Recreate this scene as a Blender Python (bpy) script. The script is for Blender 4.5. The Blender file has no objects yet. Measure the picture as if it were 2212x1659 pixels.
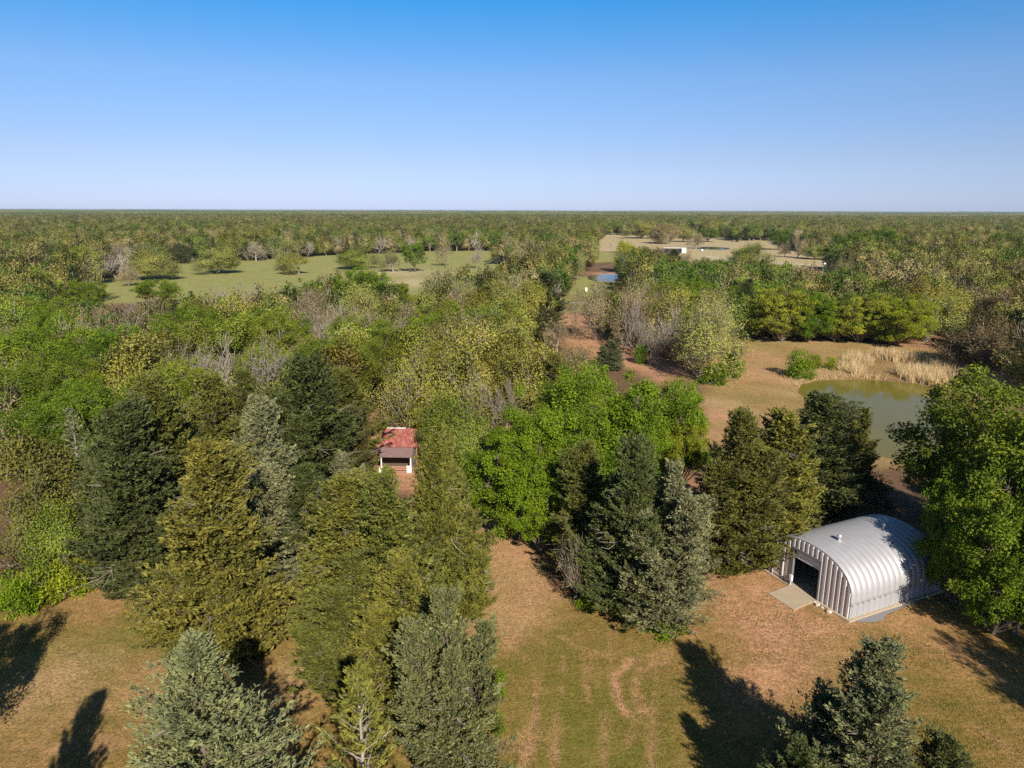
import bpy, bmesh, math, random
import numpy as np
from mathutils import Matrix, Vector

R = math.radians
S = bpy.context.scene
COL = S.collection

# ------------------------------------------------------------------ camera
H = 30.0                      # the drone hovers 30 m above the yard
PITCH, ROLL = R(13.75), R(0.15)
VW, VH, FPX = 2212.0, 1659.0, 1536.0
_f = np.array([0, math.cos(PITCH), -math.sin(PITCH)])
_r0 = np.array([1.0, 0, 0]); _u0 = np.array([0, math.sin(PITCH), math.cos(PITCH)])
_r = _r0 * math.cos(ROLL) + _u0 * math.sin(ROLL)
_u = _u0 * math.cos(ROLL) - _r0 * math.sin(ROLL)
CAMP = np.array([0, 0, H])
cam_d = bpy.data.cameras.new('camera'); cam = bpy.data.objects.new('camera', cam_d); COL.objects.link(cam)
cam_d.sensor_width = 36.0; cam_d.lens = 36.0 * FPX / VW
cam_d.clip_start = 0.5; cam_d.clip_end = 60000
cam.matrix_world = Matrix(((_r[0], _u[0], -_f[0], 0), (_r[1], _u[1], -_f[1], 0), (_r[2], _u[2], -_f[2], H), (0, 0, 0, 1)))
S.camera = cam

# ------------------------------------------------------------------ sky and sun
SUN_EL, SUN_AZ = R(33.0), R(16.2)          # sun stands behind the camera, a little to its right
ldir = np.array([-math.sin(SUN_AZ) * math.cos(SUN_EL), math.cos(SUN_AZ) * math.cos(SUN_EL), -math.sin(SUN_EL)])
w = bpy.data.worlds.new('World'); S.world = w; w.use_nodes = True
nt = w.node_tree; nt.nodes.clear()
sky = nt.nodes.new('ShaderNodeTexSky'); sky.sky_type = 'NISHITA'; sky.sun_disc = False
sky.sun_elevation = SUN_EL
sky.sun_rotation = math.pi - SUN_AZ
sky.altitude = 0; sky.air_density = 1.0; sky.dust_density = 0.15; sky.ozone_density = 4.5
bg = nt.nodes.new('ShaderNodeBackground'); bg.inputs[1].default_value = 0.105
wo = nt.nodes.new('ShaderNodeOutputWorld')
# the sky's own colour by height above the horizon (deep azure above, pale lavender low down)
wtc = nt.nodes.new('ShaderNodeTexCoord'); wsx = nt.nodes.new('ShaderNodeSeparateXYZ'); nt.links.new(wtc.outputs['Generated'], wsx.inputs[0])
wrp = nt.nodes.new('ShaderNodeValToRGB'); we = wrp.color_ramp.elements
for k, (zp, cc) in enumerate([(0.0, (.40, .475, .83)), (0.065, (.49, .482, .646)), (0.159, (.486, .563, .69)), (0.25, (.19, .577, .784)), (0.40, (.23, .43, .53)), (0.6, (.31, .41, .46))]):
    el = we[k] if k < 2 else we.new(zp)
    el.position = zp; el.color = (*cc, 1)
wmx = nt.nodes.new('ShaderNodeMix'); wmx.data_type = 'RGBA'; wmx.blend_type = 'MULTIPLY'; wmx.inputs[0].default_value = 1.0
nt.links.new(wsx.outputs['Z'], wrp.inputs[0]); nt.links.new(sky.outputs[0], wmx.inputs[6]); nt.links.new(wrp.outputs[0], wmx.inputs[7])
nt.links.new(wmx.outputs[2], bg.inputs[0]); nt.links.new(bg.outputs[0], wo.inputs[0])
sd = bpy.data.lights.new('sun', 'SUN'); sd.energy = 4.6; sd.angle = R(0.53); sd.color = (1.0, 0.93, 0.80)
so = bpy.data.objects.new('sun', sd); COL.objects.link(so)
so.rotation_euler = Vector(ldir).to_track_quat('-Z', 'Y').to_euler(); so.location = (30, -40, 80)

S.view_settings.view_transform = 'Standard'; S.view_settings.look = 'None'
S.view_settings.exposure = 0.7; S.view_settings.gamma = 1.0
cy = S.cycles
cy.max_bounces = 5; cy.diffuse_bounces = 2; cy.glossy_bounces = 3; cy.transmission_bounces = 3
cy.volume_bounces = 0; cy.transparent_max_bounces = 4
cy.use_denoising = False
cy.sample_clamp_indirect = 3.0
cy.use_adaptive_sampling = True; cy.adaptive_threshold = 0.015

# ------------------------------------------------------------------ pixel <-> world helpers (photo seen 2212 x 1659)
def ray(u, v):
    return _f + _r * ((u - VW / 2) / FPX) - _u * ((v - VH / 2) / FPX)
def at(u, v, z=0.0):
    d = ray(u, v); t = (z - H) / d[2]
    return CAMP + d * t
def proj(p):
    q = np.asarray(p, float) - CAMP
    zc = q @ _f
    return VW / 2 + FPX * (q @ _r) / zc, VH / 2 - FPX * (q @ _u) / zc, zc
def tree_from(u, vt, vb):
    """height and base of an upright tree whose tip shows at (u, vt) and whose foot shows at row vb"""
    lo, hi = 0.3, 28.0
    for _ in range(50):
        h = (lo + hi) / 2
        p = at(u, vt, h)
        vv = proj((p[0], p[1], 0))[1]
        if vv > vb: hi = h       # taller = nearer = lower foot
        else: lo = h
    p = at(u, vt, h)
    return float(p[0]), float(p[1]), h

# ------------------------------------------------------------------ object helpers
def tag(o, label=None, cat=None, group=None, kind=None):
    if label: o['label'] = label
    if cat: o['category'] = cat
    if group: o['group'] = group
    if kind: o['kind'] = kind
    return o
def empty(name, loc, rz=0.0, scale=(1, 1, 1)):
    o = bpy.data.objects.new(name, None); COL.objects.link(o)
    o.location = loc; o.rotation_euler = (0, 0, rz); o.scale = scale; o.empty_display_size = 0.3
    return o
class MB:
    """collects vertices / faces (numpy) and becomes ONE mesh"""
    def __init__(self): self.v = []; self.f = []; self.n = 0; self.c = []; self.m = []; self.vn = {}
    def add(self, verts, faces, var=0.5, mat=0):
        verts = np.asarray(verts, float).reshape(-1, 3); faces = np.asarray(faces, int)
        self.v.append(verts); self.f.append(faces + self.n); self.n += len(verts)
        self.c.append(np.broadcast_to(np.asarray(var, float), (len(verts),)).copy())
        self.m.append(np.full(len(faces), mat, int))
    def box(self, x0, x1, y0, y1, z0, z1, mat=0):
        v = [(x, y, z) for z in (z0, z1) for y in (y0, y1) for x in (x0, x1)]
        self.add(v, [(0, 2, 3, 1), (4, 5, 7, 6), (0, 1, 5, 4), (1, 3, 7, 5), (3, 2, 6, 7), (2, 0, 4, 6)], 0.5, mat)
    def grid(self, P, var=0.5, mat=0, flip=False):
        P = np.asarray(P, float); a, b = P.shape[:2]
        i = np.arange(a * b).reshape(a, b)
        q = np.stack([i[:-1, :-1], i[1:, :-1], i[1:, 1:], i[:-1, 1:]], -1).reshape(-1, 4)
        if flip: q = q[:, ::-1]
        self.add(P.reshape(-1, 3), q, var, mat)
    def tube(self, pts, rad, sides=5, var=0.5, mat=0, cap=False):
        pts = np.asarray(pts, float); n = len(pts); rad = np.broadcast_to(np.asarray(rad, float), (n,))
        d = np.gradient(pts, axis=0); d /= np.linalg.norm(d, axis=1, keepdims=True) + 1e-9
        ref = np.array([0, 0, 1.0]) if abs(d[0, 2]) < 0.9 else np.array([1.0, 0, 0])
        a = np.cross(d, ref); a /= np.linalg.norm(a, axis=1, keepdims=True) + 1e-9
        b = np.cross(d, a)
        th = np.arange(sides) * 2 * np.pi / sides
        ring = pts[:, None] + rad[:, None, None] * (np.cos(th)[None, :, None] * a[:, None] + np.sin(th)[None, :, None] * b[:, None])
        i = np.arange(n * sides).reshape(n, sides); j = np.roll(i, -1, 1)
        q = np.stack([i[:-1], j[:-1], j[1:], i[1:]], -1).reshape(-1, 4)
        self.add(ring.reshape(-1, 3), q, var, mat)
        if cap and sides == 4:
            self.add(ring[0], [(3, 2, 1, 0)], var, mat); self.add(ring[-1], [(0, 1, 2, 3)], var, mat)
        elif cap:
            for ringk, cc, fl in ((ring[0], pts[0], 1), (ring[-1], pts[-1], 0)):
                vv = np.vstack([ringk, cc]); k = np.arange(sides)
                ff = np.stack([k, (k + 1) % sides, np.full(sides, sides), np.full(sides, sides)], -1)
                self.add(vv, ff[:, ::-1] if fl else ff, var, mat)
    def leaves(self, c, axis, nrm, ln, wd, var, mat=0, out=None, soft=0.0):
        """diamond shaped leaf sprays: centre, long axis, face normal, length, width"""
        c = np.asarray(c, float); N = len(c)
        axis = axis / (np.linalg.norm(axis, axis=1, keepdims=True) + 1e-9)
        side = np.cross(axis, nrm); side /= np.linalg.norm(side, axis=1, keepdims=True) + 1e-9
        nn = np.cross(side, axis)
        if out is not None:
            s_ = np.sign((nn * out).sum(1, keepdims=True)); s_[s_ == 0] = 1; side = side * s_; nn = nn * s_
            cn = out * soft + nn * (1 - soft); cn /= np.linalg.norm(cn, axis=1, keepdims=True) + 1e-9
            self.vn[len(self.v)] = np.repeat(cn, 4, 0)
        ln = np.broadcast_to(ln, (N,))[:, None]; wd = np.broadcast_to(wd, (N,))[:, None]
        p0 = c - axis * ln * 0.5; p2 = c + axis * ln * 0.5
        m = c - axis * ln * 0.05 + nn * wd * 0.22
        p1 = m + side * wd * 0.5; p3 = m - side * wd * 0.5
        V = np.stack([p0, p1, p2, p3], 1).reshape(-1, 3)
        F = np.arange(4 * N).reshape(N, 4)
        self.add(V, F, np.repeat(np.broadcast_to(var, (N,)), 4), mat)
    def mesh(self, name, mats, smooth=False):
        me = bpy.data.meshes.new(name)
        V = np.vstack(self.v).astype(np.float32)
        tot = []; loops = []; mi = []
        for f, m in zip(self.f, self.m):
            f = np.asarray(f)
            if f.shape[1] == 4:
                tri = f[:, 2] == f[:, 3]
                if tri.any() and tri.all(): f = f[:, :3]
            loops.append(f.ravel()); tot.append(np.full(len(f), f.shape[1])); mi.append(m)
        loops = np.concatenate(loops).astype(np.int32); tot = np.concatenate(tot).astype(np.int32); mi = np.concatenate(mi).astype(np.int32)
        me.vertices.add(len(V)); me.vertices.foreach_set('co', V.ravel())
        me.loops.add(len(loops)); me.loops.foreach_set('vertex_index', loops)
        me.polygons.add(len(tot))
        me.polygons.foreach_set('loop_start', np.concatenate([[0], np.cumsum(tot)[:-1]]).astype(np.int32))
        try: me.polygons.foreach_set('loop_total', tot)
        except Exception: pass
        me.polygons.foreach_set('material_index', mi)
        me.polygons.foreach_set('use_smooth', np.full(len(tot), bool(smooth)))
        at_ = me.attributes.new('var', 'FLOAT', 'POINT'); at_.data.foreach_set('value', np.concatenate(self.c).astype(np.float32))
        for m in (mats if isinstance(mats, (list, tuple)) else [mats]): me.materials.append(m)
        me.update(calc_edges=True)
        if self.vn:
            VN = np.zeros((len(V), 3), np.float32); o_ = 0
            for k, v in enumerate(self.v):
                if k in self.vn: VN[o_:o_ + len(v)] = self.vn[k]
                o_ += len(v)
            me.polygons.foreach_set('use_smooth', np.ones(len(tot), bool))
            me.normals_split_custom_set_from_vertices(VN)
        return me
    def build(self, name, mats, parent=None, smooth=False):
        o = bpy.data.objects.new(name, self.mesh(name, mats, smooth)); COL.objects.link(o)
        if parent is not None: o.parent = parent
        return o

# ------------------------------------------------------------------ materials
def new_mat(name):
    m = bpy.data.materials.new(name); m.use_nodes = True; t = m.node_tree
    t.nodes.clear()
    return m, t
def N(t, typ, **kw):
    n = t.nodes.new(typ)
    for k, v in kw.items():
        if k.startswith('i_'):
            key = k[2:]; key = int(key) if key.isdigit() else key.replace('_', ' ')
            n.inputs[key].default_value = v
        else: setattr(n, k, v)
    return n
def ramp(t, stops, interp='LINEAR'):
    n = t.nodes.new('ShaderNodeValToRGB'); e = n.color_ramp.elements; n.color_ramp.interpolation = interp
    while len(e) > 1: e.remove(e[-1])
    e[0].position = stops[0][0]; e[0].color = (*stops[0][1], 1)
    for p, c in stops[1:]:
        x = e.new(p); x.color = (*c, 1)
    return n
def mixc(t, fac, a, b, mode='MIX'):
    n = t.nodes.new('ShaderNodeMix'); n.data_type = 'RGBA'; n.blend_type = mode
    for k, x in ((0, fac), (6, a), (7, b)):
        if hasattr(x, 'is_linked') or hasattr(x, 'links'): t.links.new(x, n.inputs[k])
        elif isinstance(x, (int, float)): n.inputs[k].default_value = x
        else: n.inputs[k].default_value = (*x, 1)
    return n.outputs[2]
def math_(t, op, a, b=0.0, clamp=False):
    n = t.nodes.new('ShaderNodeMath'); n.operation = op; n.use_clamp = clamp
    for k, x in enumerate((a, b)):
        if isinstance(x, (int, float)): n.inputs[k].default_value = x
        else: t.links.new(x, n.inputs[k])
    return n.outputs[0]
def principled(t, col, rough=0.8, spec=0.3, metal=0.0, bump=None):
    p = t.nodes.new('ShaderNodeBsdfPrincipled')
    if hasattr(col, 'links'): t.links.new(col, p.inputs['Base Color'])
    else: p.inputs['Base Color'].default_value = (*col, 1)
    if hasattr(rough, 'links'): t.links.new(rough, p.inputs['Roughness'])
    else: p.inputs['Roughness'].default_value = rough
    p.inputs['Metallic'].default_value = metal; p.inputs['Specular IOR Level'].default_value = spec
    if bump is not None: t.links.new(bump, p.inputs['Normal'])
    o = t.nodes.new('ShaderNodeOutputMaterial'); t.links.new(p.outputs[0], o.inputs[0])
    return p
def noise(t, scale, detail=4, rough=0.55, vec=None, dist=0.0):
    n = t.nodes.new('ShaderNodeTexNoise'); n.inputs['Scale'].default_value = scale; n.inputs['Detail'].default_value = detail
    n.inputs['Roughness'].default_value = rough; n.inputs['Distortion'].default_value = dist
    if vec is not None: t.links.new(vec, n.inputs['Vector'])
    return n
def leaf_mat(name, hue_shift=(1.25, 1.0, 0.6), lo=0.62, hi=1.35, transl=0.28, own=None):
    """foliage: the tree's own colour (object colour) varied leaf by leaf; OWN = ramp of colours picked per copy"""
    m, t = new_mat(name)
    oi = t.nodes.new('ShaderNodeObjectInfo')
    if own:
        ge = noise(t, 0.012, 3, 0.6, oi.outputs['Location'])
        s = math_(t, 'ADD', math_(t, 'MULTIPLY', ge.outputs[0], 1.1), math_(t, 'MULTIPLY', oi.outputs['Random'], 0.8))
        s = math_(t, 'SUBTRACT', s, 0.45, True)
        rp = ramp(t, own); t.links.new(s, rp.inputs[0]); base = rp.outputs[0]
    else: base = oi.outputs['Color']
    a = N(t, 'ShaderNodeAttribute', attribute_name='var')
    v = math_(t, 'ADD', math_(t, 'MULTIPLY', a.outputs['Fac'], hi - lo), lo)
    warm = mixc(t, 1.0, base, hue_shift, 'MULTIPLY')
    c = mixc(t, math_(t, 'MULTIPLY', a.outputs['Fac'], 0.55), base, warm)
    sc = t.nodes.new('ShaderNodeVectorMath'); sc.operation = 'SCALE'; t.links.new(c, sc.inputs[0]); t.links.new(v, sc.inputs['Scale'])
    p = t.nodes.new('ShaderNodeBsdfPrincipled'); t.links.new(sc.outputs[0], p.inputs['Base Color'])
    p.inputs['Roughness'].default_value = 0.55; p.inputs['Specular IOR Level'].default_value = 0.25
    tr = t.nodes.new('ShaderNodeBsdfTranslucent')
    tc = mixc(t, 1.0, sc.outputs[0], (1.1, 1.15, 0.5), 'MULTIPLY'); t.links.new(tc, tr.inputs[0])
    mx = t.nodes.new('ShaderNodeMixShader'); mx.inputs[0].default_value = transl
    o = t.nodes.new('ShaderNodeOutputMaterial')
    t.links.new(p.outputs[0], mx.inputs[1]); t.links.new(tr.outputs[0], mx.inputs[2]); t.links.new(mx.outputs[0], o.inputs[0])
    return m
def bark_mat(name, c0, c1):
    m, t = new_mat(name)
    tc = t.nodes.new('ShaderNodeTexCoord')
    n = noise(t, 3.0, 5, 0.7, tc.outputs['Object'])
    oi = t.nodes.new('ShaderNodeObjectInfo')
    c = mixc(t, n.outputs[0], c0, c1)
    c = mixc(t, math_(t, 'MULTIPLY', oi.outputs['Random'], 0.35), c, (0.09, 0.07, 0.055))
    principled(t, c, 0.9, 0.15)
    return m
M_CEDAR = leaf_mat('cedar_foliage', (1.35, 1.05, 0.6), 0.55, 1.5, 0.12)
M_LEAF = leaf_mat('leaf_foliage', (1.15, 1.0, 0.55), 0.55, 1.4, 0.30)
M_BUD = leaf_mat('bud_foliage', (1.2, 1.0, 0.7), 0.72, 1.32, 0.25)
M_BARK = bark_mat('brown_bark', (0.10, 0.075, 0.055), (0.24, 0.19, 0.14))
M_PALE = bark_mat('pale_bark', (0.22, 0.18, 0.14), (0.46, 0.40, 0.34))
M_TWIG = bark_mat('twig_bark', (0.23, 0.19, 0.14), (0.42, 0.36, 0.28))

# ------------------------------------------------------------------ tree generators
def unit(a): return a / (np.linalg.norm(a, axis=-1, keepdims=True) + 1e-9)
def gen_cedar(seed, h=10.0, rad=2.8, nb=230, per=13, ln=0.24, wd=0.085, open_=0.0, lo=0.03, power=0.8, twigs=9, lobes=0.25, step=0.055, into=None):
    g = np.random.default_rng(seed); T, C = into if into else (MB(), MB())
    zs = np.linspace(0, h * 0.97, 9); wob = np.cumsum(g.normal(0, 0.03, (9, 2)), 0)
    T.tube(np.c_[wob, zs], np.linspace(0.17, 0.02, 9) * h / 10, 6)
    ph = g.uniform(0, 6.28, 4)
    cen = []; ax = []; nr = []; va = []; L_ = []
    for i in range(nb):
        t = lo + (0.985 - lo) * (1 - (1 - (i + g.random()) / nb) ** 1.25)
        a = i * 2.39996 + g.normal(0, 0.35)
        prof = (1 - t) ** power * min(1.0, 0.55 + t * 3.2)
        lob = 1 + lobes * math.sin(2 * a + ph[0] + 5 * t) * 0.6 + lobes * math.sin(3 * a + ph[1] - 7 * t) * 0.5 + lobes * 0.5 * math.sin(17 * t + ph[2] + a)
        L = max(0.28, rad * prof * lob * g.uniform(0.55, 1.2))
        el = R(2 + 46 * t ** 1.2) + g.normal(0, 0.13)
        d = np.array([math.cos(a), math.sin(a), 0.0])
        s = np.linspace(0, 1, 6)
        pts = np.outer(s * L * math.cos(el), d); pts[:, 2] = t * h + s * L * math.sin(el) + 0.18 * L * s ** 2.5 - 0.1 * L * s * (1 - s)
        pts[:, :2] += np.array([np.interp(t * h, zs, wob[:, 0]), np.interp(t * h, zs, wob[:, 1])])
        T.tube(pts, np.linspace(0.03, 0.006, 6) * (0.6 + L / 3), 3)
        side = np.cross(d, [0, 0, 1.0])
        nsp = int(per * (0.4 + L / rad))
        bv = g.uniform(0.15, 0.7)
        for k in range(nsp):
            sk = g.uniform(0.18 + 0.25 * open_, 1.0) ** 0.8
            p = np.array([np.interp(sk, s, pts[:, q]) for q in range(3)])
            sg = 1 if k % 2 else -1
            bl = (0.42 * L * (1.08 - sk) + 0.2) * g.uniform(0.6, 1.15)
            bd = unit(d * g.uniform(0.5, 1.0) + side * sg * g.uniform(0.25, 1.0) + np.array([0, 0, g.uniform(-0.05, 0.55 + 0.5 * t)]))
            nl = max(4, int(bl / step * (1 - 0.35 * open_)))
            q = g.uniform(0.0, 1.0, nl)
            cc = p + np.outer(q * bl, bd) + g.normal(0, 0.055, (nl, 3))
            aa = bd + g.normal(0, 0.45, (nl, 3)) + np.array([0, 0, 0.28])
            cen.append(cc); ax.append(aa); nr.append(g.normal(0, 1, (nl, 3)) + np.array([0, 0, 0.8]) + d * 0.5)
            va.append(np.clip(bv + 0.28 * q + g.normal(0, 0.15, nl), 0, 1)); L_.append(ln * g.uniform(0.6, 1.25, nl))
    # leader tuft
    nl = 60; q = g.uniform(0, 1, nl)
    cen.append(np.c_[g.normal(0, 0.07, nl), g.normal(0, 0.07, nl), h * (0.93 + 0.08 * q)] + np.r_[wob[-1], 0]); ax.append(g.normal(0, 0.4, (nl, 3)) + [0, 0, 1])
    nr.append(g.normal(0, 1, (nl, 3))); va.append(g.uniform(0.3, 0.9, nl)); L_.append(np.full(nl, ln))
    cen = np.vstack(cen); L_ = np.concatenate(L_)
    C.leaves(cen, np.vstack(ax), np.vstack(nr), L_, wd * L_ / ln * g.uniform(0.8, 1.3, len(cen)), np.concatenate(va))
    # dead grey twigs poking out of the crown
    for i in range(twigs):
        t = g.uniform(0.1, 0.8); a = g.uniform(0, 6.28); L = rad * (1 - t) ** power * g.uniform(0.85, 1.1)
        d = np.array([math.cos(a), math.sin(a), g.uniform(-0.15, 0.35)])
        b0 = np.array([0, 0, t * h]) + d * L * 0.55
        for _ in range(4):
            e = b0 + (d + g.normal(0, 0.35, 3)) * L * 0.42
            mid = (b0 + e) / 2 + g.normal(0, 0.06, 3)
            T.tube([b0, mid, e], [0.022, 0.016, 0.007], 3, 0.9, 1)
    return T, C, h, rad
def gen_multi(seed, leaders, h=10.0, rad=3.0, nb=300, **kw):
    """a red cedar whose stem divides: cones of different height leaning apart"""
    T, C = MB(), MB(); g = np.random.default_rng(seed + 500)
    for k, (dx, dy, hf, rf) in enumerate(leaders):
        t2, c2 = MB(), MB(); gen_cedar(seed + k, h=h * hf, rad=rad * rf, nb=int(nb * rf * (0.5 + 0.5 * hf)), into=(t2, c2), **kw)
        for src, dst in ((t2, T), (c2, C)):
            for v, f, c, m in zip(src.v, src.f, src.c, src.m):
                q = v.copy(); s = np.clip(q[:, 2] / (h * hf), 0, 1) ** 0.6
                q[:, 0] += dx * rad * s; q[:, 1] += dy * rad * s
                dst.v.append(q); dst.f.append(f); dst.c.append(c); dst.m.append(m)
    for M_ in (T, C):
        n = 0; ff = []
        base = 0
        for v, f in zip(M_.v, M_.f):
            ff.append(f - f.min() + base if len(f) else f); base += len(v)
        M_.f = ff; M_.n = base
    return T, C, h, rad
def gen_leafy(seed, h=11.0, rad=4.6, lobes=13, clumps=17, lv=85, ls=0.24, base=0.28, flat=0.85, spread=1.0):
    g = np.random.default_rng(seed); T = MB(); C = MB()
    fork = base * h
    zs = np.linspace(0, 1, 6); lean = g.normal(0, 0.35, 2)
    trunk = np.c_[np.outer(zs ** 1.5, lean), zs * fork * 1.5]
    T.tube(trunk, np.linspace(0.26, 0.15, 6), 7)
    cz0 = (h + fork) / 2; rz = (h - fork) / 2
    cen = []; ax = []; nr = []; va = []
    for i in range(lobes):
        u = (i + 0.5) / lobes; zz = -0.75 + 1.6 * u; a = i * 2.39996 + g.normal(0, 0.35)
        rr = math.sqrt(max(0.04, 1 - min(1, zz) ** 2)) * g.uniform(0.55, 0.82)
        lc = np.array([rr * rad * math.cos(a) * spread, rr * rad * math.sin(a) * spread, cz0 + zz * rz * 0.78 * g.uniform(0.9, 1.08)])
        lr = rad * g.uniform(0.30, 0.46)
        st = trunk[g.integers(3, 6)]
        s = np.linspace(0, 1, 6)[:, None]
        mid = (st + lc) / 2 + np.array([0, 0, -0.12 * h * g.uniform(0, 1)])
        cur = (1 - s) ** 2 * st + 2 * s * (1 - s) * mid + s ** 2 * lc
        T.tube(cur, np.linspace(0.12, 0.035, 6), 5)
        lv_base = g.uniform(0.2, 0.7)
        for k in range(clumps):
            d = unit(g.normal(0, 1, 3)); d[2] = d[2] * 1.1 + 0.15
            cc = lc + d * lr * np.array([1, 1, flat]) * g.uniform(0.55, 1.05)
            out = unit(cc - np.array([0, 0, cz0 - 0.3 * rz]))
            if k % 2 == 0: T.tube([lc, (lc + cc) / 2 + g.normal(0, 0.12, 3), cc], [0.035, 0.022, 0.009], 3)
            nl = int(lv * g.uniform(0.6, 1.4)); cr = lr * g.uniform(0.26, 0.46)
            off = unit(g.normal(0, 1, (nl, 3))) * (g.random((nl, 1)) ** 0.45) * cr * np.array([0.95, 0.95, 1.0])
            cen.append(cc + off)
            ax.append(g.normal(0, 0.8, (nl, 3)) + out * 0.5)
            nr.append(g.normal(0, 0.6, (nl, 3)) + np.array([0, 0, 0.35]) + unit(off) * 0.9 + out * 0.35)
            va.append(np.clip(lv_base + g.uniform(-0.2, 0.25) + g.normal(0, 0.16, nl), 0, 1))
    cen = np.vstack(cen); nl = len(cen)
    C.leaves(cen, np.vstack(ax), np.vstack(nr), ls * g.uniform(0.6, 1.3, nl), ls * 0.62 * g.uniform(0.6, 1.3, nl), np.concatenate(va))
    return T, C, h, rad
def gen_branchy(seed, h=9.5, rad=4.6, kids=(6, 5, 5, 4), leaf=8, ls=0.20, twig=0.026, up=0.35, wide=1.0, sides=3, trunkr=0.24, clus=0.28, low=0.24, dome=0.7, soft=0.5):
    """a spring oak: wood first, then small tufts of young leaves at the twig ends"""
    g = np.random.default_rng(seed); T = MB(); C = MB()
    tips = []; dirs = []
    def grow(p, d, L, r, lev):
        n = 5; pts = [p]; dd = d.copy()
        for _ in range(n - 1):
            dd = unit(dd + g.normal(0, 0.16, 3) + np.array([0, 0, 0.06 if lev else 0.0])); pts.append(pts[-1] + dd * L / (n - 1))
        pts = np.array(pts)
        r1 = r * (0.62 if lev < 2 else 0.4)
        T.tube(pts, np.linspace(r, max(r1, twig * 0.5), n), 6 if lev == 0 else (4 if lev < 2 else sides))
        if lev >= len(kids):
            tips.append(pts[-1]); dirs.append(dd); tips.append(pts[2]); dirs.append(dd); return
        k = kids[lev]; ph = g.uniform(0, 6.28)
        for i in range(k):
            s = g.uniform(0.45, 1.0) if lev else g.uniform(0.5, 1.0)
            if i == 0: s = 1.0
            x = s * (n - 1); j = min(int(x), n - 2); q = pts[j] + (pts[j + 1] - pts[j]) * (x - j)
            a = ph + i * 6.283 / k + g.normal(0, 0.3)
            ref = unit(np.cross(dd, [0.3, 0.2, 1.0])); rb = np.cross(dd, ref)
            sp = g.uniform(0.55, 1.15) * wide if i else 0.25
            nd = unit(dd * 0.75 + (ref * math.cos(a) + rb * math.sin(a)) * sp + np.array([0, 0, up * (0.6 if lev else 1.0)]))
            grow(q, nd, L * g.uniform(0.58, 0.82) * (1.55 if lev == 0 else 1.0), max(r1 * g.uniform(0.5, 0.75), twig), lev + 1)
    grow(np.zeros(3), np.array([g.normal(0, 0.06), g.normal(0, 0.06), 1.0]), h * low, trunkr, 0)
    tips = np.array(tips); dirs = np.array(dirs)
    zmax = np.percentile(tips[:, 2], 99.5); ctr = np.median(tips[:, :2], 0)
    rr = np.percentile(np.linalg.norm(tips[:, :2], axis=1), 96)
    sc = np.array([rad / rr, rad / rr, h / zmax]); zlo = np.percentile(tips[:, 2], 9) * sc[2]; zb = 0.27 * h
    def fit(v):
        q = v * sc; z = q[:, 2]
        q[:, 2] = np.where(z < zlo, z * zb / zlo, zb + (z - zlo) / (h - zlo) * (h - zb)); return q
    T.v = [fit(v) for v in T.v]; tips = fit(tips)
    if leaf:
        hue = np.clip(0.5 + 0.28 * np.sin(tips @ np.array([1.1, 0.7, 0.9])) + g.normal(0, 0.15, len(tips)), 0, 1)
        cc = np.repeat(tips, leaf, 0) + g.normal(0, clus, (len(tips) * leaf, 3)); n = len(cc)
        ou = unit((cc - np.array([0, 0, 0.40 * h])) / np.array([1, 1, 0.9]) + np.repeat(g.normal(0, 0.10 * rad, (len(tips), 3)), leaf, 0))
        C.leaves(cc, np.repeat(dirs, leaf, 0) + g.normal(0, 0.8, (n, 3)), g.normal(0, 0.6, (n, 3)) + [0, 0, 0.3] + dome * ou, ls * g.uniform(0.5, 1.3, n), ls * 0.6 * g.uniform(0.6, 1.3, n), np.clip(np.repeat(hue, leaf) + g.normal(0, 0.15, n), 0, 1), 0, ou, soft)
    return T, C, h, rad
def gen_bush(seed, h=2.0, rad=1.5, n=40, lv=60, ls=0.16):
    g = np.random.default_rng(seed); T = MB(); C = MB(); cen = []; out_ = []; va = []
    for i in range(n):
        d = unit(g.normal(0, 1, 3)); d[2] = abs(d[2]); q = g.uniform(0.45, 1.0)
        c = d * np.array([rad * 0.85, rad * 0.85, h * 0.9]) * q
        if i % 2 == 0: T.tube([(0, 0, 0), c * 0.5 + g.normal(0, 0.06, 3), c], [0.04, 0.02, 0.008], 3)
        k = lv; off = unit(g.normal(0, 1, (k, 3))) * g.random((k, 1)) ** 0.5 * rad * 0.33 * np.array([1, 1, 0.75])
        cc = c + off; cc[:, 2] = np.maximum(cc[:, 2], 0.05); cen.append(cc); out_.append(np.repeat(d[None], k, 0)); va.append(np.clip(g.uniform(0.2, 0.75) + g.normal(0, 0.15, k), 0, 1))
    cen = np.vstack(cen); o = np.vstack(out_); k = len(cen)
    C.leaves(cen, g.normal(0, 0.7, (k, 3)) + o + [0, 0, 0.3], g.normal(0, 0.6, (k, 3)) + o * 0.6 + [0, 0, 0.7], ls * g.uniform(0.6, 1.3, k), ls * 0.6, np.concatenate(va))
    return T, C, h, rad

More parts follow.
